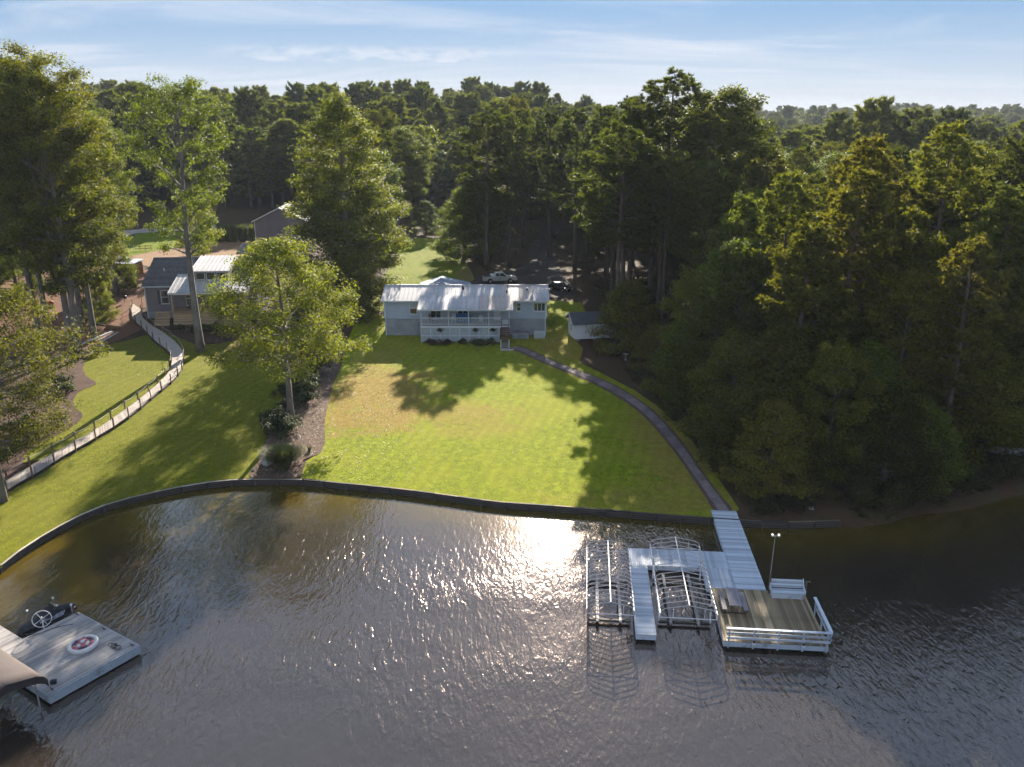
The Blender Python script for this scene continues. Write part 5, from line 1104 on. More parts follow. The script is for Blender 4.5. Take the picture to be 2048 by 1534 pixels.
for k in range(4):
    a = k*math.pi/2 + .5; d = (ax1*math.cos(a) + ax2*math.sin(a))*.51; MB().tube([wc, wc + d], .016, 5).build('spoke', M['alu_paint'], jl)
MB().tube([wc - Vector((0,.06,0)), wc + Vector((0,.14,0))], .07, 8).build('hub', M['alu'], jl)
for (x, y) in ((-.07, 1.85), (-1.8, 1.66), (-1.7, 0)):
    MB().tube([(x,y,-.5),(x,y,1.1)], .035, 6).build('post', M['alu'], jl); MB().tube([(x,y,1.1),(x,y,1.2)], .07, 7).build('post_cap', M['alu_paint'], jl)
# boat canopy at the corner
cn = thing('boat_canopy', 'brown canvas boat canopy with dark valance in the lower left corner', 'canopy', LW(-.25, -7.75, 0), LA)
prof = [(-1.95, 2.45), (-1.80, 2.72), (-1.45, 2.95), (0, 3.35), (1.45, 2.95), (1.80, 2.72), (1.95, 2.45)]
def cpt(x, y, z): return (x, y, z)
cv = MB(); Lc = 9.0; ny = 10
rows = [[(1.55 - Lc*j/ny, py - 0.0, pz - .05*math.sin(math.pi*((j*2) % 2))) for py, pz in prof] for j in range(ny+1)]
q_ = len(prof); cv.add([p for r in rows for p in r], [(j*q_+k, j*q_+k+1, (j+1)*q_+k+1, (j+1)*q_+k) for j in range(ny) for k in range(q_-1)])
cvo = cv.build('canvas_top', M['canvas'], cn, smooth=True); sm_ = cvo.modifiers.new('thick', 'SOLIDIFY'); sm_.thickness = .02
vl = MB(); e_ = rows[0]
for k in range(len(prof)-1):
    a, b = e_[k], e_[k+1]; vl.add([a, b, (b[0]+.03, b[1]*.99, b[2]-.42), (a[0]+.03, a[1]*.99, a[2]-.42)], [(0,1,2,3)])
for s in (0, len(prof)-1):
    for j in range(ny):
        a, b = rows[j][s], rows[j+1][s]; vl.add([a, b, (b[0], b[1], b[2]-.40), (a[0], a[1], a[2]-.40)], [(0,1,2,3)])
vl.build('valance', M['canvas_under'], cn)
for x in (.4, -3.0, -7.0):
    for y in (-1.8, 1.8): MB().tube([(x,y,-.6),(x,y,2.4)], .05, 6).build('post', M['alu'], cn)
for x in (1.5, -1.2, -4.0): MB().tube([(x, py, pz-.05) for py, pz in prof], .03, 5).build('bow', M['alu'], cn)
# ---------------------------------------------------------------- boardwalk
bwk = thing('boardwalk', 'curving plank boardwalk with rope rails down to the lake', 'boardwalk', (0, 0, 0))
nb = 500; UU, LL = resample(smooth_line(BW_UP, False, 6), nb), resample(smooth_line(BW_LO, False, 6), nb)
UU = [(u[0]*.62+l[0]*.38 + (u[0]-l[0])*.30, u[1]*.62+l[1]*.38 + (u[1]-l[1])*.30) for u, l in zip(UU, LL)]
far_ = MB()
for i in range(nb - 1):
    a0, a1, b0, b1 = [Vector((*p, 0)) for p in (UU[i], UU[i+1], LL[i], LL[i+1])]; g = .06
    tp_ = [a0.lerp(a1, g), a1.lerp(a0, g), b1.lerp(b0, g), b0.lerp(b1, g)]; hz0 = random.uniform(0, .012)
    zc_ = lambda p: ground_z(p.x, p.y) + .34
    vs = [(p.x, p.y, zc_(p) + hz0) for p in tp_] + [(p.x, p.y, zc_(p) - .05) for p in tp_]
    fs = [(0,1,2,3),(7,6,5,4),(0,4,5,1),(1,5,6,2),(2,6,7,3),(3,7,4,0)]
    if i < 290: MB().add(vs, fs).build('plank', M['board_walk'], bwk)
    else: far_.add(vs, fs)
fo = far_.build('planks', M['board_walk'], bwk); fo['kind'] = 'stuff'
sg = MB()
for L in (UU, LL):
    for i in range(0, nb-10, 10): sg.bar((*L[i], ground_z(*L[i])+.16), (*L[i+10], ground_z(*L[i+10])+.16), .05, .26)
sg.build('stringer', M['dark_timber'], bwk)
pmb = MB().box(-.055, .055, -.055, .055, -.2, 1.30).mesh('post'); pmb.materials.append(M['post_wood'])
for L, sgn in ((UU, 1), (LL, -1)):
    prev = None
    for i in range(6, nb-4, 22):
        x, y = L[i]; q = (LL if sgn > 0 else UU)[i]; d = Vector((x-q[0], y-q[1])).normalized()*.07; z = ground_z(x, y)
        o = mobj('post', pmb, None, bwk, (x+d.x, y+d.y, z)); o.rotation_euler = (random.uniform(-.03,.03), random.uniform(-.03,.03), random.uniform(-.3,.3))
        p = Vector((x+d.x, y+d.y, z+1.14))
        if prev is not None: MB().tube([prev, prev.lerp(p, .5) - Vector((0,0,.10)), p], .022, 4).build('rope', M['rope'], bwk)
        prev = p
# ---------------------------------------------------------------- vehicles
def wheel(parent, x, y, r, w, side):
    o = MB().tube([(0,-w/2,0),(0,-w*.35,0),(0,w*.35,0),(0,w/2,0)], [r*.92, r, r, r*.92], 20).build('wheel', M['rubber'], parent, (x, y, r), smooth=False)
    s = side; MB().tube([(0, s*w*.505, 0),(0, s*w*.56, 0)], [r*.62, r*.5], 14).build('rim', M['chrome'], o)
def arch_profile(x0, x1, zb, zt_pts, wheels, r):
    """side outline with wheel arches; zt_pts run from rear to front along the top"""
    pts = [(x0, zb)]
    for wx in wheels:
        for k in range(9):
            a = math.pi - math.pi*k/8; pts.append((wx + r*math.cos(a), zb + max(0, r*math.sin(a)*.92)))
    pts.append((x1, zb)); return pts + zt_pts
tk = thing('pickup_truck', 'silver extended cab pickup truck parked behind the house', 'pickup truck', (-2.2, 145.2, ground_z(-2.2, 145.2)+.07), R(9))
W2 = .98
MB().prism(arch_profile(-2.95, 2.9, .48, [(2.95,.62),(2.95,.95),(2.72,1.10),(1.30,1.18),(-1.0,1.2),(-2.95,1.2)], (-1.75, 1.85), .47), -W2, W2, 'y').build('body', M['truck_paint'], tk, bevel=.05)
MB().box(-2.85, -1.02, -.82, .82, 1.19, 1.215).build('bed', M['black'], tk)
MB().loft([[(-.98,-.93,1.19),(1.32,-.93,1.19),(1.32,.93,1.19),(-.98,.93,1.19)], [(-.80,-.74,1.86),(.55,-.74,1.86),(.55,.74,1.86),(-.80,.74,1.86)]]).build('cab', M['truck_paint'], tk, bevel=.05)
def side_glass(parent, y, x0, x1, x2, x3, z0, z1, yo, mat='glass', nm='side_window'):
    s = 1 if y > 0 else -1
    MB().add([(x0,y+s*.012,z0),(x1,y+s*.012,z0),(x2,yo+s*.012,z1),(x3,yo+s*.012,z1)], [(0,1,2,3)]).build(nm, M[mat], parent)
for s in (-1, 1):
    side_glass(tk, s*.91, -.82, -.12, -.12, -.72, 1.27, 1.78, s*.76); side_glass(tk, s*.91, -.02, 1.02, .52, -.02, 1.27, 1.78, s*.76)
    for x in (-1.75, 1.85): wheel(tk, x, s*.84, .39, .26, s)
    MB().box(.62, .82, s*.95 if s > 0 else s*1.15, s*1.15 if s > 0 else s*.95, 1.22, 1.38).build('mirror', M['black'], tk)
    MB().box(2.90, 2.965, s*.62-.16, s*.62+.16, .82, .98).build('headlight', M['alu_paint'], tk); MB().box(-2.965, -2.94, s*.85-.08, s*.85+.08, .8, 1.1).build('tail_light', M['red'], tk)
    MB().box(.02, .05, s*.981-.002, s*.981+.002, .62, 1.18).build('door_seam', M['black'], tk)
MB().add([(1.30,-.82,1.22),(1.30,.82,1.22),(.60,.68,1.82),(.60,-.68,1.82)], [(0,1,2,3)]).build('windscreen', M['glass'], tk, loc=(.025, 0, .02)); MB().box(-3.05, -2.96, -.95, .95, .5, .68).build('bumper', M['chrome'], tk); MB().box(2.96, 3.06, -.95, .95, .48, .68).build('bumper', M['chrome'], tk)
MB().box(2.955, 2.97, -.42, .42, .72, .98).build('grille', M['black'], tk)
tbx = thing('tool_box', 'white truck tool box behind the cab of the silver pickup', 'tool box', tuple(tk.matrix_basis @ Vector((-1.3, 0, 1.22))), R(9)); MB().box(-.27, .27, -.8, .8, 0, .25).build('body', M['alu_paint'], tbx, bevel=.02); MB().box(-.29, .29, -.82, .82, .255, .30).build('lid', M['white_paint'], tbx, bevel=.01)
cr = thing('parked_car', 'dark plum car parked under the trees beside the house', 'car', (8.2, 138.6, ground_z(8.2, 138.6)+.07), R(-52))
MB().prism(arch_profile(-2.25, 2.25, .32, [(2.3,.45),(2.28,.68),(1.95,.84),(1.15,.93),(-1.5,.98),(-2.25,.93)], (-1.35, 1.4), .38), -.88, .88, 'y').build('body', M['car_paint'], cr, bevel=.07)
MB().loft([[(-1.95,-.80,.94),(1.05,-.80,.94),(1.05,.80,.94),(-1.95,.80,.94)], [(-1.25,-.60,1.46),(.25,-.60,1.46),(.25,.60,1.46),(-1.25,.60,1.46)]]).build('cabin', M['car_paint'], cr, bevel=.06)
for s in (-1, 1):
    side_glass(cr, s*.78, -1.5, -.35, -.35, -1.15, 1.0, 1.40, s*.625); side_glass(cr, s*.78, -.28, .82, .22, -.28, 1.0, 1.40, s*.625)
    for x in (-1.35, 1.4): wheel(cr, x, s*.78, .33, .22, s)
    MB().box(2.2, 2.29, s*.6-.16, s*.6+.16, .58, .70).build('headlight', M['alu_paint'], cr); MB().box(-2.27, -2.22, s*.6-.18, s*.6+.18, .62, .78).build('tail_light', M['red'], cr)
    MB().box(.72, .9, s*.9 if s > 0 else s*1.05, s*1.05 if s > 0 else s*.9, .96, 1.08).build('mirror', M['car_paint'], cr)
MB().add([(1.05,-.70,.98),(1.05,.70,.98),(.32,.55,1.43),(.32,-.55,1.43)], [(0,1,2,3)]).build('windscreen', M['glass'], cr, loc=(.02,0,.02)); MB().add([(-1.93,.70,.98),(-1.93,-.70,.98),(-1.30,-.55,1.43),(-1.30,.55,1.43)], [(0,1,2,3)]).build('rear_window', M['glass'], cr, loc=(-.02,0,.02))
# ---------------------------------------------------------------- grey house yard
def gz(x, y, d=0): return (x, y, ground_z(x, y) + d)
ws = thing('lean_to_shed', 'open orange timber lean-to shed with pale flat roof', 'shed', gz(-70.3, 145.5, .05), R(-6))
MB().box(0, .12, 0, 3.0, 0, 2.3).build('side_wall', M['orange_wood'], ws); MB().box(3.6, 3.72, 0, 3.0, 0, 2.2).build('side_wall', M['orange_wood'], ws); MB().box(.121, 3.599, 2.9, 3.0, 0, 2.25).build('back_wall', M['post_wood'], ws)
MB().add([(-.2,-.3,2.32),(3.95,-.3,2.26),(3.95,3.3,2.55),(-.2,3.3,2.6),(-.2,-.3,2.40),(3.95,-.3,2.34),(3.95,3.3,2.63),(-.2,3.3,2.68)], [(0,3,2,1),(4,5,6,7),(0,1,5,4),(1,2,6,5),(2,3,7,6),(3,0,4,7)]).build('roof', M['white_paint'], ws); MB().box(.13, .23, -.05, .05, 0, 2.3).build('post', M['new_wood'], ws)
fp = thing('brick_planter', 'small red brick planter beside the open lean-to shed', 'planter', gz(-65.8, 143.8), .2); MB().box(-.5, .5, -.35, .35, 0, .5).build('box', M['terracotta'], fp, bevel=.03); MB().box(-.42, .42, -.27, .27, .501, .52).build('soil', M['mulch'], fp)
mw = thing('garden_tractor', 'red garden tractor standing under the poplars', 'tractor', gz(-71.5, 124.5, .05), R(35))
MB().prism([(-.1,.45),(1.15,.45),(1.2,.85),(1.0,1.0),(-.05,1.05)], -.33, .33, 'y').build('bonnet', M['red'], mw, bevel=.06); MB().prism([(-1.1,.4),(-.15,.4),(-.15,.6),(-.5,.72),(-1.1,.85)], -.52, .52, 'y').build('fender', M['red'], mw, bevel=.05)
MB().box(-.85,-.35,-.25,.25,.86,.96).build('seat', M['black'], mw, bevel=.04); MB().box(-.95,-.85,-.25,.25,.9,1.35).build('backrest', M['black'], mw, bevel=.04); MB().tube([(-.05,0,.9),(-.25,0,1.25)], .025, 6).build('steering_column', M['black'], mw)
MB().tube([(-.27+.06*math.cos(a)*.6, .17*math.sin(a), 1.27+.16*math.cos(a)*.5) for a in [k*.524 for k in range(12)]], .018, 5, closed=True).build('steering_wheel', M['black'], mw); MB().box(-.3, .5, -.6, .6, .14, .34).build('mower_deck', M['red'], mw, bevel=.04)
for s in (-1, 1): wheel(mw, -.75, s*.5, .40, .26, s); wheel(mw, .85, s*.42, .24, .18, s)
def logthing(a, b, w, h, label, mat, name='timber', cat='timber', group=None, lift_=.1):
    za, zb = ground_z(*a) + lift_, ground_z(*b) + lift_; return tag(MB().bar((*a, za), (*b, zb), w, h).build(name, M[mat], bevel=.01), label, cat, group)
for k in range(4): logthing((-84.5+k*1.15, 138.2-k*.45), (-77.5+k*1.0, 144.8-k*.9), .22, .18, ('longest','second','third','nearest')[k] + ' of the pale beams laid out beyond the red tractor', 'cap_timber', group='beams on the dirt yard')
logthing((-57.6, 107.6), (-55.9, 112.6), .2, .16, 'thick white timber leaning beside the bright lawn patch', 'white_paint', lift_=.35); logthing((-56.6, 109.1), (-55.7, 111.4), .16, .1, 'short pale board between the two white timbers', 'cap_timber', lift_=.2); logthing((-55.6, 108.4), (-55.1, 112.6), .14, .12, 'thin white timber resting closest to the boardwalk', 'white_paint', lift_=.25)
logthing((-60.2, 116.9), (-57.4, 115.3), .14, .1, 'pale plank lying on the dirt under the poplars', 'cap_timber')
lg = tag(MB().tube([gz(-57.8,115.4,.2), gz(-56.9,114.8,.22), gz(-55.7,114.6,.2)], [.25,.3,.22], 9).build('log', M['straw'], smooth=True), 'short pale log lying in the sun beside the boardwalk', 'log')
for k, (x, y) in enumerate(((-61.5, 120.2), (-63.2, 121.4), (-62.4, 117.8))): tag(MB().tube([gz(x,y,-.1), gz(x,y,.4)], [.32,.3], 10).build('tree_stump', M['straw']), ('pale cut stump nearest the log', 'pale cut stump beside the red tractor', 'small cut stump in the shade of the poplars')[k], 'stump')
gl = thing('charcoal_grill', 'small dark grill standing on the dirt beside the boardwalk', 'grill', gz(-60.5, 127.5), .3); MB().tube([(0,0,.62),(0,0,.78),(0,0,.9)], [.2,.3,.3], 12).build('bowl', M['black'], gl, smooth=True); MB().tube([(0,0,.905),(0,0,1.05),(0,0,1.15)], [.3,.24,.05], 12).build('lid', M['black'], gl, smooth=True)
for a in (0, 2.1, 4.2): MB().tube([(.12*math.cos(a),.12*math.sin(a),.65),(.32*math.cos(a),.32*math.sin(a),0)], .02, 5).build('leg', M['black'], gl)
fnc = thing('rail_fence', 'short white and dark rail fence on the grass island', 'fence', gz(-77.5, 170.2), R(18))
for k in range(4): MB().box(k*1.1-.05, k*1.1+.05, -.05, .05, -.1, 1.2).build('post', M['white_paint' if k < 1 else 'post_wood'], fnc)
for z in (.45, .95): MB().box(.06, 3.3, -.03, .03, z, z+.12).build('rail', M['post_wood'], fnc)
hv = thing('garden_arbor', 'bent white arbor pole at the top of the boardwalk', 'arbor', gz(-56.3, 123.8), 0); MB().tube([(0,0,0),(0,0,2.2),(.15,.1,2.6),(.5,.2,2.7)], .05, 7).build('pole', M['new_wood'], hv); MB().tube([(.5,.2,2.68),(.5,.2,2.52)], [.05,.16], 8).build('lantern', M['white_paint'], hv)
# waterside bits on the right bank
ch = thing('striped_chair', 'white slatted lawn chair in the shade of the wood', 'chair', gz(39.9, 73.8), R(20))
for k in range(6): MB().add([(-.42+k*.15,.0,.38),(-.33+k*.15,.0,.38),(-.33+k*.15,.55,1.35),(-.42+k*.15,.55,1.35),(-.42+k*.15,.03,.36),(-.33+k*.15,.03,.36),(-.33+k*.15,.58,1.33),(-.42+k*.15,.58,1.33)], [(0,1,2,3),(7,6,5,4),(0,4,5,1),(1,5,6,2),(2,6,7,3),(3,7,4,0)]).build('back_slat', M['white_paint'], ch)
MB().box(-.45, .45, -.55, .02, .34, .38).build('seat', M['white_paint'], ch)
for s in (-.5, .44): MB().box(s, s+.06, -.6, .25, .6, .64).build('armrest', M['white_paint'], ch); MB().box(s, s+.06, -.58, -.5, 0, .6).build('leg', M['white_paint'], ch); MB().box(s, s+.06, .3, .38, 0, .6).build('leg', M['white_paint'], ch)
rb = thing('overturned_rowboat', 'grey overturned rowboat on the bank at the edge of the picture', 'boat', gz(46.3, 71.2, .1), R(-8))
MB().loft([[(x, w*math.cos(a), h*math.sin(a)) for a in [k*math.pi/8 for k in range(9)]] for x, w, h in ((-2.0,.15,.2),(-1.6,.5,.42),(-.5,.68,.5),(.8,.66,.5),(1.7,.55,.45),(1.95,.5,.4))]).build('hull', M['block'], rb, smooth=True); MB().tube([(-1.9,0,.2),(-1.5,0,.45),(0,0,.53),(1.9,0,.42)], .03, 5).build('keel', M['siding_grey'], rb)
bs = thing('bird_bath', 'small pale bird bath at the edge of the wood near the shed', 'bird bath', gz(14.6, 102.5), 0); MB().tube([(0,0,0),(0,0,.05),(0,0,.1),(0,0,.7)], [.22,.22,.1,.08], 12).build('pedestal', M['concrete'], bs); MB().tube([(0,0,.701),(0,0,.76),(0,0,.84)], [.1,.3,.38], 14).build('basin', M['concrete'], bs)
# ---------------------------------------------------------------- shrubs, grasses, litter
def shrub_mesh(seed, r, h, n, leaf, mat='shrub_leaf'):
    rr = np.random.default_rng(seed); k = 26; cc = rr.normal(size=(k, 3)) * np.array([r*.42, r*.42, h*.2]) + np.array([0, 0, h*.48]); cc[:, 2] = np.clip(cc[:, 2], .1, h)
    ci = rr.integers(0, k, n); dv = rr.normal(size=(n, 3)); dv /= np.linalg.norm(dv, axis=1, keepdims=True); C = cc[ci] + dv * (rr.random(n)**.5)[:, None] * r * .36; C[:, 2] = np.clip(C[:, 2], .03, None)
    return leaves_mesh('shrub', C, leaf * rr.uniform(.6, 1.4, n), dv*.6 + np.array([0,0,.6]) + rr.normal(size=(n,3))*.5, M[mat])
def stems_mesh(h, r): 
    mb = MB()
    for k in range(6): a = k*1.05; mb.tube([(0,0,-.1),(r*.25*math.cos(a), r*.25*math.sin(a), h*.4),(r*.5*math.cos(a), r*.5*math.sin(a), h*.75)], [.03,.02,.008], 4)
    me = mb.mesh('stems'); me.materials.append(M['bark_dark']); return me
SH = [(shrub_mesh(s, 1.0, 1.2, 2200, .14), stems_mesh(1.2, 1.0)) for s in (51, 52, 53)]
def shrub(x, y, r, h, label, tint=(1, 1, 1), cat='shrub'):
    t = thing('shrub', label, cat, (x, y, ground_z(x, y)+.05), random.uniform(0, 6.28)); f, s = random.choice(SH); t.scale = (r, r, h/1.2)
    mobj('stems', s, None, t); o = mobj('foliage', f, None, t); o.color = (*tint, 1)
def grass_clump(x, y, r, h, n, label, tint=(1, 1, 1)):
    t = thing('ornamental_grass', label, 'ornamental grass', (x, y, ground_z(x, y)+.04), 0); V = np.empty((n*3, 4, 3)); 
    a = rng.uniform(0, 6.283, n); l = h * rng.uniform(.6, 1.1, n); sp = r * rng.uniform(.1, 1.0, n); b0 = np.stack([np.cos(a), np.sin(a), 0*a], 1) * (r*.25*rng.random(n))[:, None]; d = np.stack([np.cos(a), np.sin(a), 0*a], 1); sd = np.stack([-np.sin(a), np.cos(a), 0*a], 1) * .014
    P = [b0 + d*(sp*s**1.7)[:, None] + np.array([0,0,1.0])*(l*(s - .28*s**3))[:, None] for s in (0, .35, .7, 1.0)]
    for k in range(3): w0, w1 = (1, .9, .6)[k], (.9, .6, .1)[k]; V[k*n:(k+1)*n, 0] = P[k]-sd*w0; V[k*n:(k+1)*n, 1] = P[k]+sd*w0; V[k*n:(k+1)*n, 2] = P[k+1]+sd*w1; V[k*n:(k+1)*n, 3] = P[k+1]-sd*w1
    o = mobj('blades', polys('blades', V.reshape(-1, 3), 4, M['grass_blade'], np.repeat(np.tile(rng.random(n), 3), 4)), None, t); o.color = (*tint, 1)
grass_clump(-20.3, 68.0, 2.0, 2.6, 5200, 'large bright clump of fountain grass beside the boulder at the shore'); grass_clump(-21.3, 69.9, 1.2, 1.6, 1800, 'smaller tawny grass clump behind the bright fountain grass', (1.1, .85, .7))
grass_clump(-18.9, 71.8, .4, .7, 300, 'tiny grass tuft near the lawn edge of the chip bed'); 
for (x, y, r, h, lb, tn) in ((-23.4,77.6,1.9,1.7,'wide grey-green shrub at the foot of the pale-trunked maple',(1,1,1)),(-22.2,76.2,1.2,1.2,'low shrub just below the wide grey-green one',(.9,1,.9)),(-23.9,91.5,1.8,2.0,'pale silvery shrub halfway up the chip bed',(1.25,1.25,1.2)),(-24.3,95.8,2.0,2.2,'tall feathery shrub near the top of the chip bed',(1,1.05,1)),(-22.6,85.6,1.3,1.3,'green shrub beside the wood chips at lawn level',(.9,1,.75)),(-23.0,88.6,1.5,1.6,'leafy shrub between the silvery and the green shrub',(1,1.05,.85)),(-24.7,80.4,1.3,1.2,'low dark shrub on the lawn side of the maple trunk',(.75,.85,.65)),(-25.2,88.0,1.5,1.3,'dark low shrub in the shade beyond the maple trunk',(.6,.65,.6)),(-26.3,103.5,2.2,2.2,'dark shrub at the house end of the chip bed',(.7,.75,.65)),(-24.6,101.0,1.8,1.6,'mid-height shrub beside the house end of the chip bed',(.85,.9,.75)),(-24.2,84.0,1.0,.8,'small brown shrub in the middle of the chip bed',(1.1,.8,.6)),
    (-10.9,110.0,1.2,.6,'reddish foundation shrub before the porch lattice',(1.1,.55,.5)),(-9.0,110.1,1.0,.55,'dark foundation shrub left of the lattice middle',(.9,.6,.5)),(-6.7,110.2,.7,.7,'small green shrub at the lattice middle',(.8,.9,.7)),(-4.7,110.1,1.3,.8,'broad green shrub before the lattice near the steps',(.8,.9,.6)),(-2.9,110.2,.9,.7,'rounded green shrub closest to the porch steps',(.8,.9,.6)),
    (-55.4,101.3,1.0,1.1,'round shrub at the bark bed tip by the white timbers',(1,1.05,.85)),(-53.9,103.6,1.0,1.2,'second round shrub beside the poplar trunks',(1.1,1.05,.9)),(-50.0,88.5,1.2,1.2,'grassy shrub on the bark bed near the lawn curve',(1.2,1.2,.8)),(-52.2,91.0,1.3,1.3,'dark shrub behind the grassy one on the bark bed',(.8,.85,.7)),(-46.6,74.3,1.4,1.4,'yellowish shrub on the bark bed near the boardwalk',(1.4,1.3,.9)),(-48.5,76.5,1.6,1.5,'green shrub beneath the broad oak crown',(.9,1,.8)),(-47.6,70.2,1.4,1.2,'dark shrub at the lake end of the bark bed',(.6,.7,.6)),
    (-44.4,114.0,1.3,1.0,'pale flowering shrub at the foot of the timber deck',(1.5,1.5,1.5)),(-42.4,114.8,1.2,1.0,'grey-leaved shrub under the timber deck corner',(1.2,1.2,1.2)),(-47.5,114.6,.9,.7,'low shrub between boardwalk and timber deck',(.8,.85,.7)),
    (34.5,62.4,1.6,1.6,'round bush at the water edge of the dark wood',(.9,.8,.7)),(28.4,60.6,1.7,1.9,'brownish bush on the bank right of the seawall end',(1.1,.85,.7)),(25.6,62.2,1.1,1.0,'small bush behind the seawall end',(1.1,.8,.65)),(15.9,93.5,1.3,1.3,'low bush beside the path below the small spreading tree',(.8,.7,.6)),(19.2,88.0,1.6,1.6,'dark bush on the wood side of the path',(.7,.7,.65))):
    shrub(x, y, r, h, lb, tn)
for (x, lb) in ((-9.9, 'trailing dark basket plant hung before the lattice at the porch end'), (-5.0, 'dark basket plant hung before the lattice middle'), (-2.6, 'small basket plant hung on the lattice near the steps')):
    t = thing('hanging_basket', lb, 'hanging basket', (x, 110.72, 2.55), 0); MB().tube([(0,0,0),(0,0,.12),(0,0,.24)], [.10,.19,.21], 10).build('basket', M['post_wood'], t); MB().tube([(0,.0,.2),(0,.17,.62)], .01, 4).build('chain', M['black'], t)
    f = mobj('foliage', SH[0][0], None, t, (0, 0, .1)); f.scale = (.38, .26, .34); f.color = (.6, .75, .5, 1)
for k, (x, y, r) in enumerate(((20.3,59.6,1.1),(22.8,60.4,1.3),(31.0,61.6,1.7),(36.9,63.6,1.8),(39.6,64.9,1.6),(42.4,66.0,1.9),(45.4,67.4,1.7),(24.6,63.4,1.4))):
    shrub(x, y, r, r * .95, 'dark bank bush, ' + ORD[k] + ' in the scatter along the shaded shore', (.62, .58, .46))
# feathery tall plants by the garage
cp = thing('plume_grass', 'tall dark plume grass hedge beside the grey garage', 'grass hedge', gz(-60, 181), 0)
for k in range(26):
    n = 120; x0, y0 = random.uniform(-8, 7), random.uniform(-1.2, 1.2); a = rng.uniform(0, 6.283, n); l = 3.6*rng.uniform(.6, 1.1, n); sp = 1.2*rng.uniform(.1, 1, n); d = np.stack([np.cos(a), np.sin(a), 0*a], 1); sd_a = np.stack([-np.sin(a), np.cos(a), 0*a], 1)*.06
    b0 = np.array([x0, y0, 0]) + d*.3; e1 = b0 + d*(sp*.4)[:, None] + np.array([0,0,1.])*(l*.7)[:, None]; e2 = b0 + d*sp[:, None] + np.array([0,0,1.])*l[:, None]
    V = np.concatenate([np.stack([b0-sd_a, b0+sd_a, e1+sd_a, e1-sd_a], 1), np.stack([e1-sd_a, e1+sd_a, e2+sd_a*.2, e2-sd_a*.2], 1)]); o = mobj('clump', polys('clump', V.reshape(-1,3), 4, M['grass_blade'], np.repeat(np.tile(rng.random(n), 2), 4)), None, cp); o.color = (.55, .6, .5, 1)
# boulder
import bmesh as _b
bm = _b.new(); _b.ops.create_icosphere(bm, subdivisions=3, radius=1); r_ = random.Random(4); ph = [r_.uniform(0, 6) for _ in range(6)]
for v in bm.verts:
    p = v.co; k = 1 + .16*math.sin(p.x*3+ph[0]) + .14*math.sin(p.y*4+ph[1]) + .12*math.sin(p.z*5+ph[2]) + .06*math.sin(p.x*9+p.y*7+ph[3]); v.co = Vector((p.x*.62*k, p.y*.5*k, max(-.3, p.z*.55*k)))
me = bpy.data.meshes.new('boulder'); bm.to_mesh(me); bm.free(); tag(mobj('boulder', me, M['rock'], None, gz(-22.0, 68.9, .3)), 'pale boulder beside the bright fountain grass near the seawall', 'boulder')
for (x, y, r, lb) in ((-22.9, 67.6, .16, 'small white stone at the shore end of the chip bed'), (24.0, 60.3, .22, 'small tan stone on the bank beyond the seawall')):
    bm = _b.new(); _b.ops.create_icosphere(bm, subdivisions=2, radius=r)
    for v in bm.verts: v.co *= 1 + .2*math.sin(v.co.x*20+v.co.y*13)
    me = bpy.data.meshes.new('stone'); bm.to_mesh(me); bm.free(); tag(mobj('stone', me, M['rock'], None, gz(x, y, .12)), lb, 'stone')
mk = tag(MB().tube([gz(-20.2, 74.4, 0), gz(-20.2, 74.4, 1.0)], .025, 5).build('marker_stake', M['white_paint']), 'thin white stake in the chip bed below the maple', 'stake')
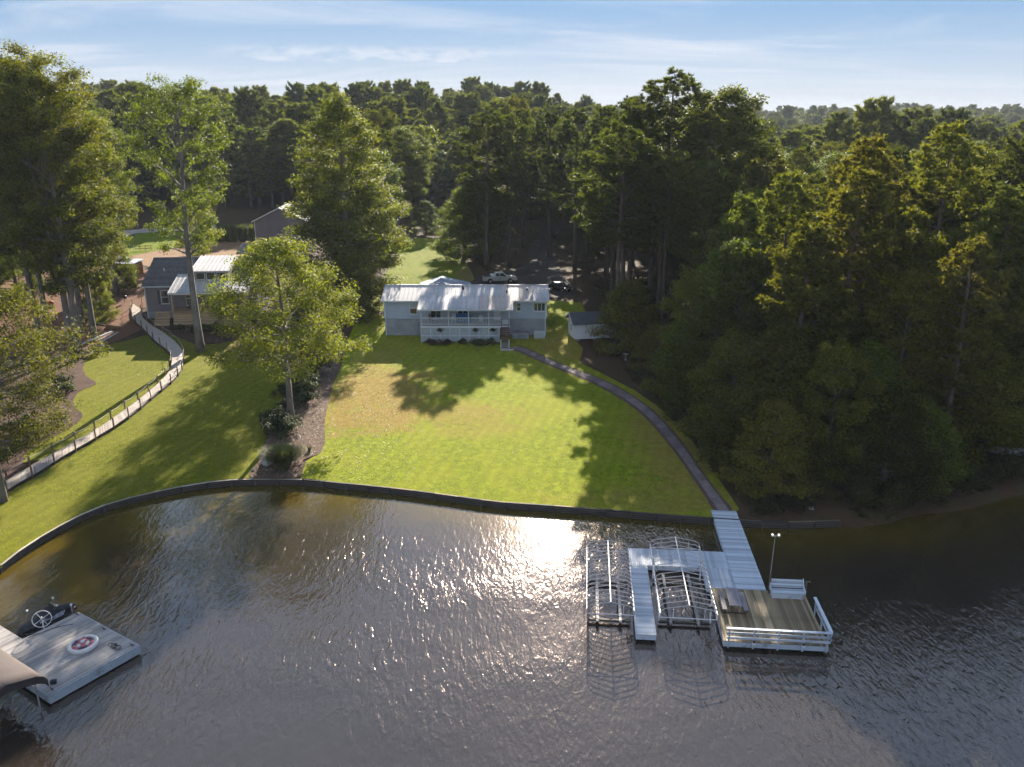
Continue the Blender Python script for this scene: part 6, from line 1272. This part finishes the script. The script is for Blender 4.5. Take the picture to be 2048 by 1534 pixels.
# underbrush along the wood edge and fallen leaves on the lawns
def underbrush():
    C = []; 
    for _ in range(5200):
        x, y = random.uniform(14, 66), random.uniform(60, 150)
        if open_ground(x, y) or not in_poly(x, y, LAND) or dist_line(x, y, SHORE) < 1: continue
        C.append((x, y, ground_z(x, y)))
    for _ in range(1500):
        x, y = random.uniform(-40, 14), random.uniform(126, 200)
        if open_ground(x, y): continue
        C.append((x, y, ground_z(x, y)))
    B = np.array(C); n = 9; P = np.repeat(B, n, 0) + rng.normal(size=(len(B)*n, 3)) * np.array([.5, .5, .0]) + np.array([0, 0, 1]) * (rng.random(len(B)*n)**1.6 * 1.1 + .05)[:, None]
    me = leaves_mesh('underbrush', P, .26*rng.uniform(.6, 1.5, len(P)), rng.normal(size=P.shape)*.6 + np.array([0,0,.8]), M['shrub_leaf']); o = mobj('underbrush', me); o.color = (.75, .7, .5, 1); tag(o, 'low tangled underbrush on the floor of the woods', 'underbrush', kind='stuff')
underbrush()
def litter(poly, n, name, label, dens=None, dz=.06):
    xs = [p[0] for p in poly]; ys = [p[1] for p in poly]; C = []
    while len(C) < n:
        x, y = random.uniform(min(xs), max(xs)), random.uniform(min(ys), max(ys))
        if in_poly(x, y, poly) and (dens is None or random.random() < dens(x, y)): C.append((x, y, ground_z(x, y) + dz + random.uniform(0, .03)))
    P = np.array(C); o = mobj(name, leaves_mesh(name, P, .13*rng.uniform(.5, 1.4, n), rng.normal(size=P.shape)*.35 + np.array([0,0,1.]), M['litter'])); tag(o, label, 'leaves', kind='stuff')
litter(lawn_front, 5200, 'fallen_leaves', 'scattered dry leaves on the sunlit lawn', lambda x, y: .12 + .88*math.exp(-((x+16)/6)**2))
litter(lawn_island + [], 900, 'fallen_leaves', 'scattered dry leaves on the curved lawn patch'); litter(lawn_left, 900, 'fallen_leaves', 'sparse dry leaves on the lawn beside the boardwalk')
litter(BED, 6500, 'fallen_leaves', 'dry leaves and chips covering the shrub bed', dz=.11)
# ---------------------------------------------------------------- haze
hm = bpy.data.materials.new('haze_air'); hm.use_nodes = True; ht = hm.node_tree; ht.nodes.clear()
ho = N(ht, 'ShaderNodeOutputMaterial'); pv = N(ht, 'ShaderNodeVolumePrincipled'); pv.inputs['Color'].default_value = (.80, .88, 1.0, 1); pv.inputs['Density'].default_value = .00011; pv.inputs['Anisotropy'].default_value = 0.
wire(ht, pv.outputs[0], ho.inputs['Volume'])
hz = MB().box(-1495, 1495, -55, 2915, -1.9, 66).build('haze', hm); tag(hz, 'thin blue haze over the distant woods', 'haze', kind='stuff')
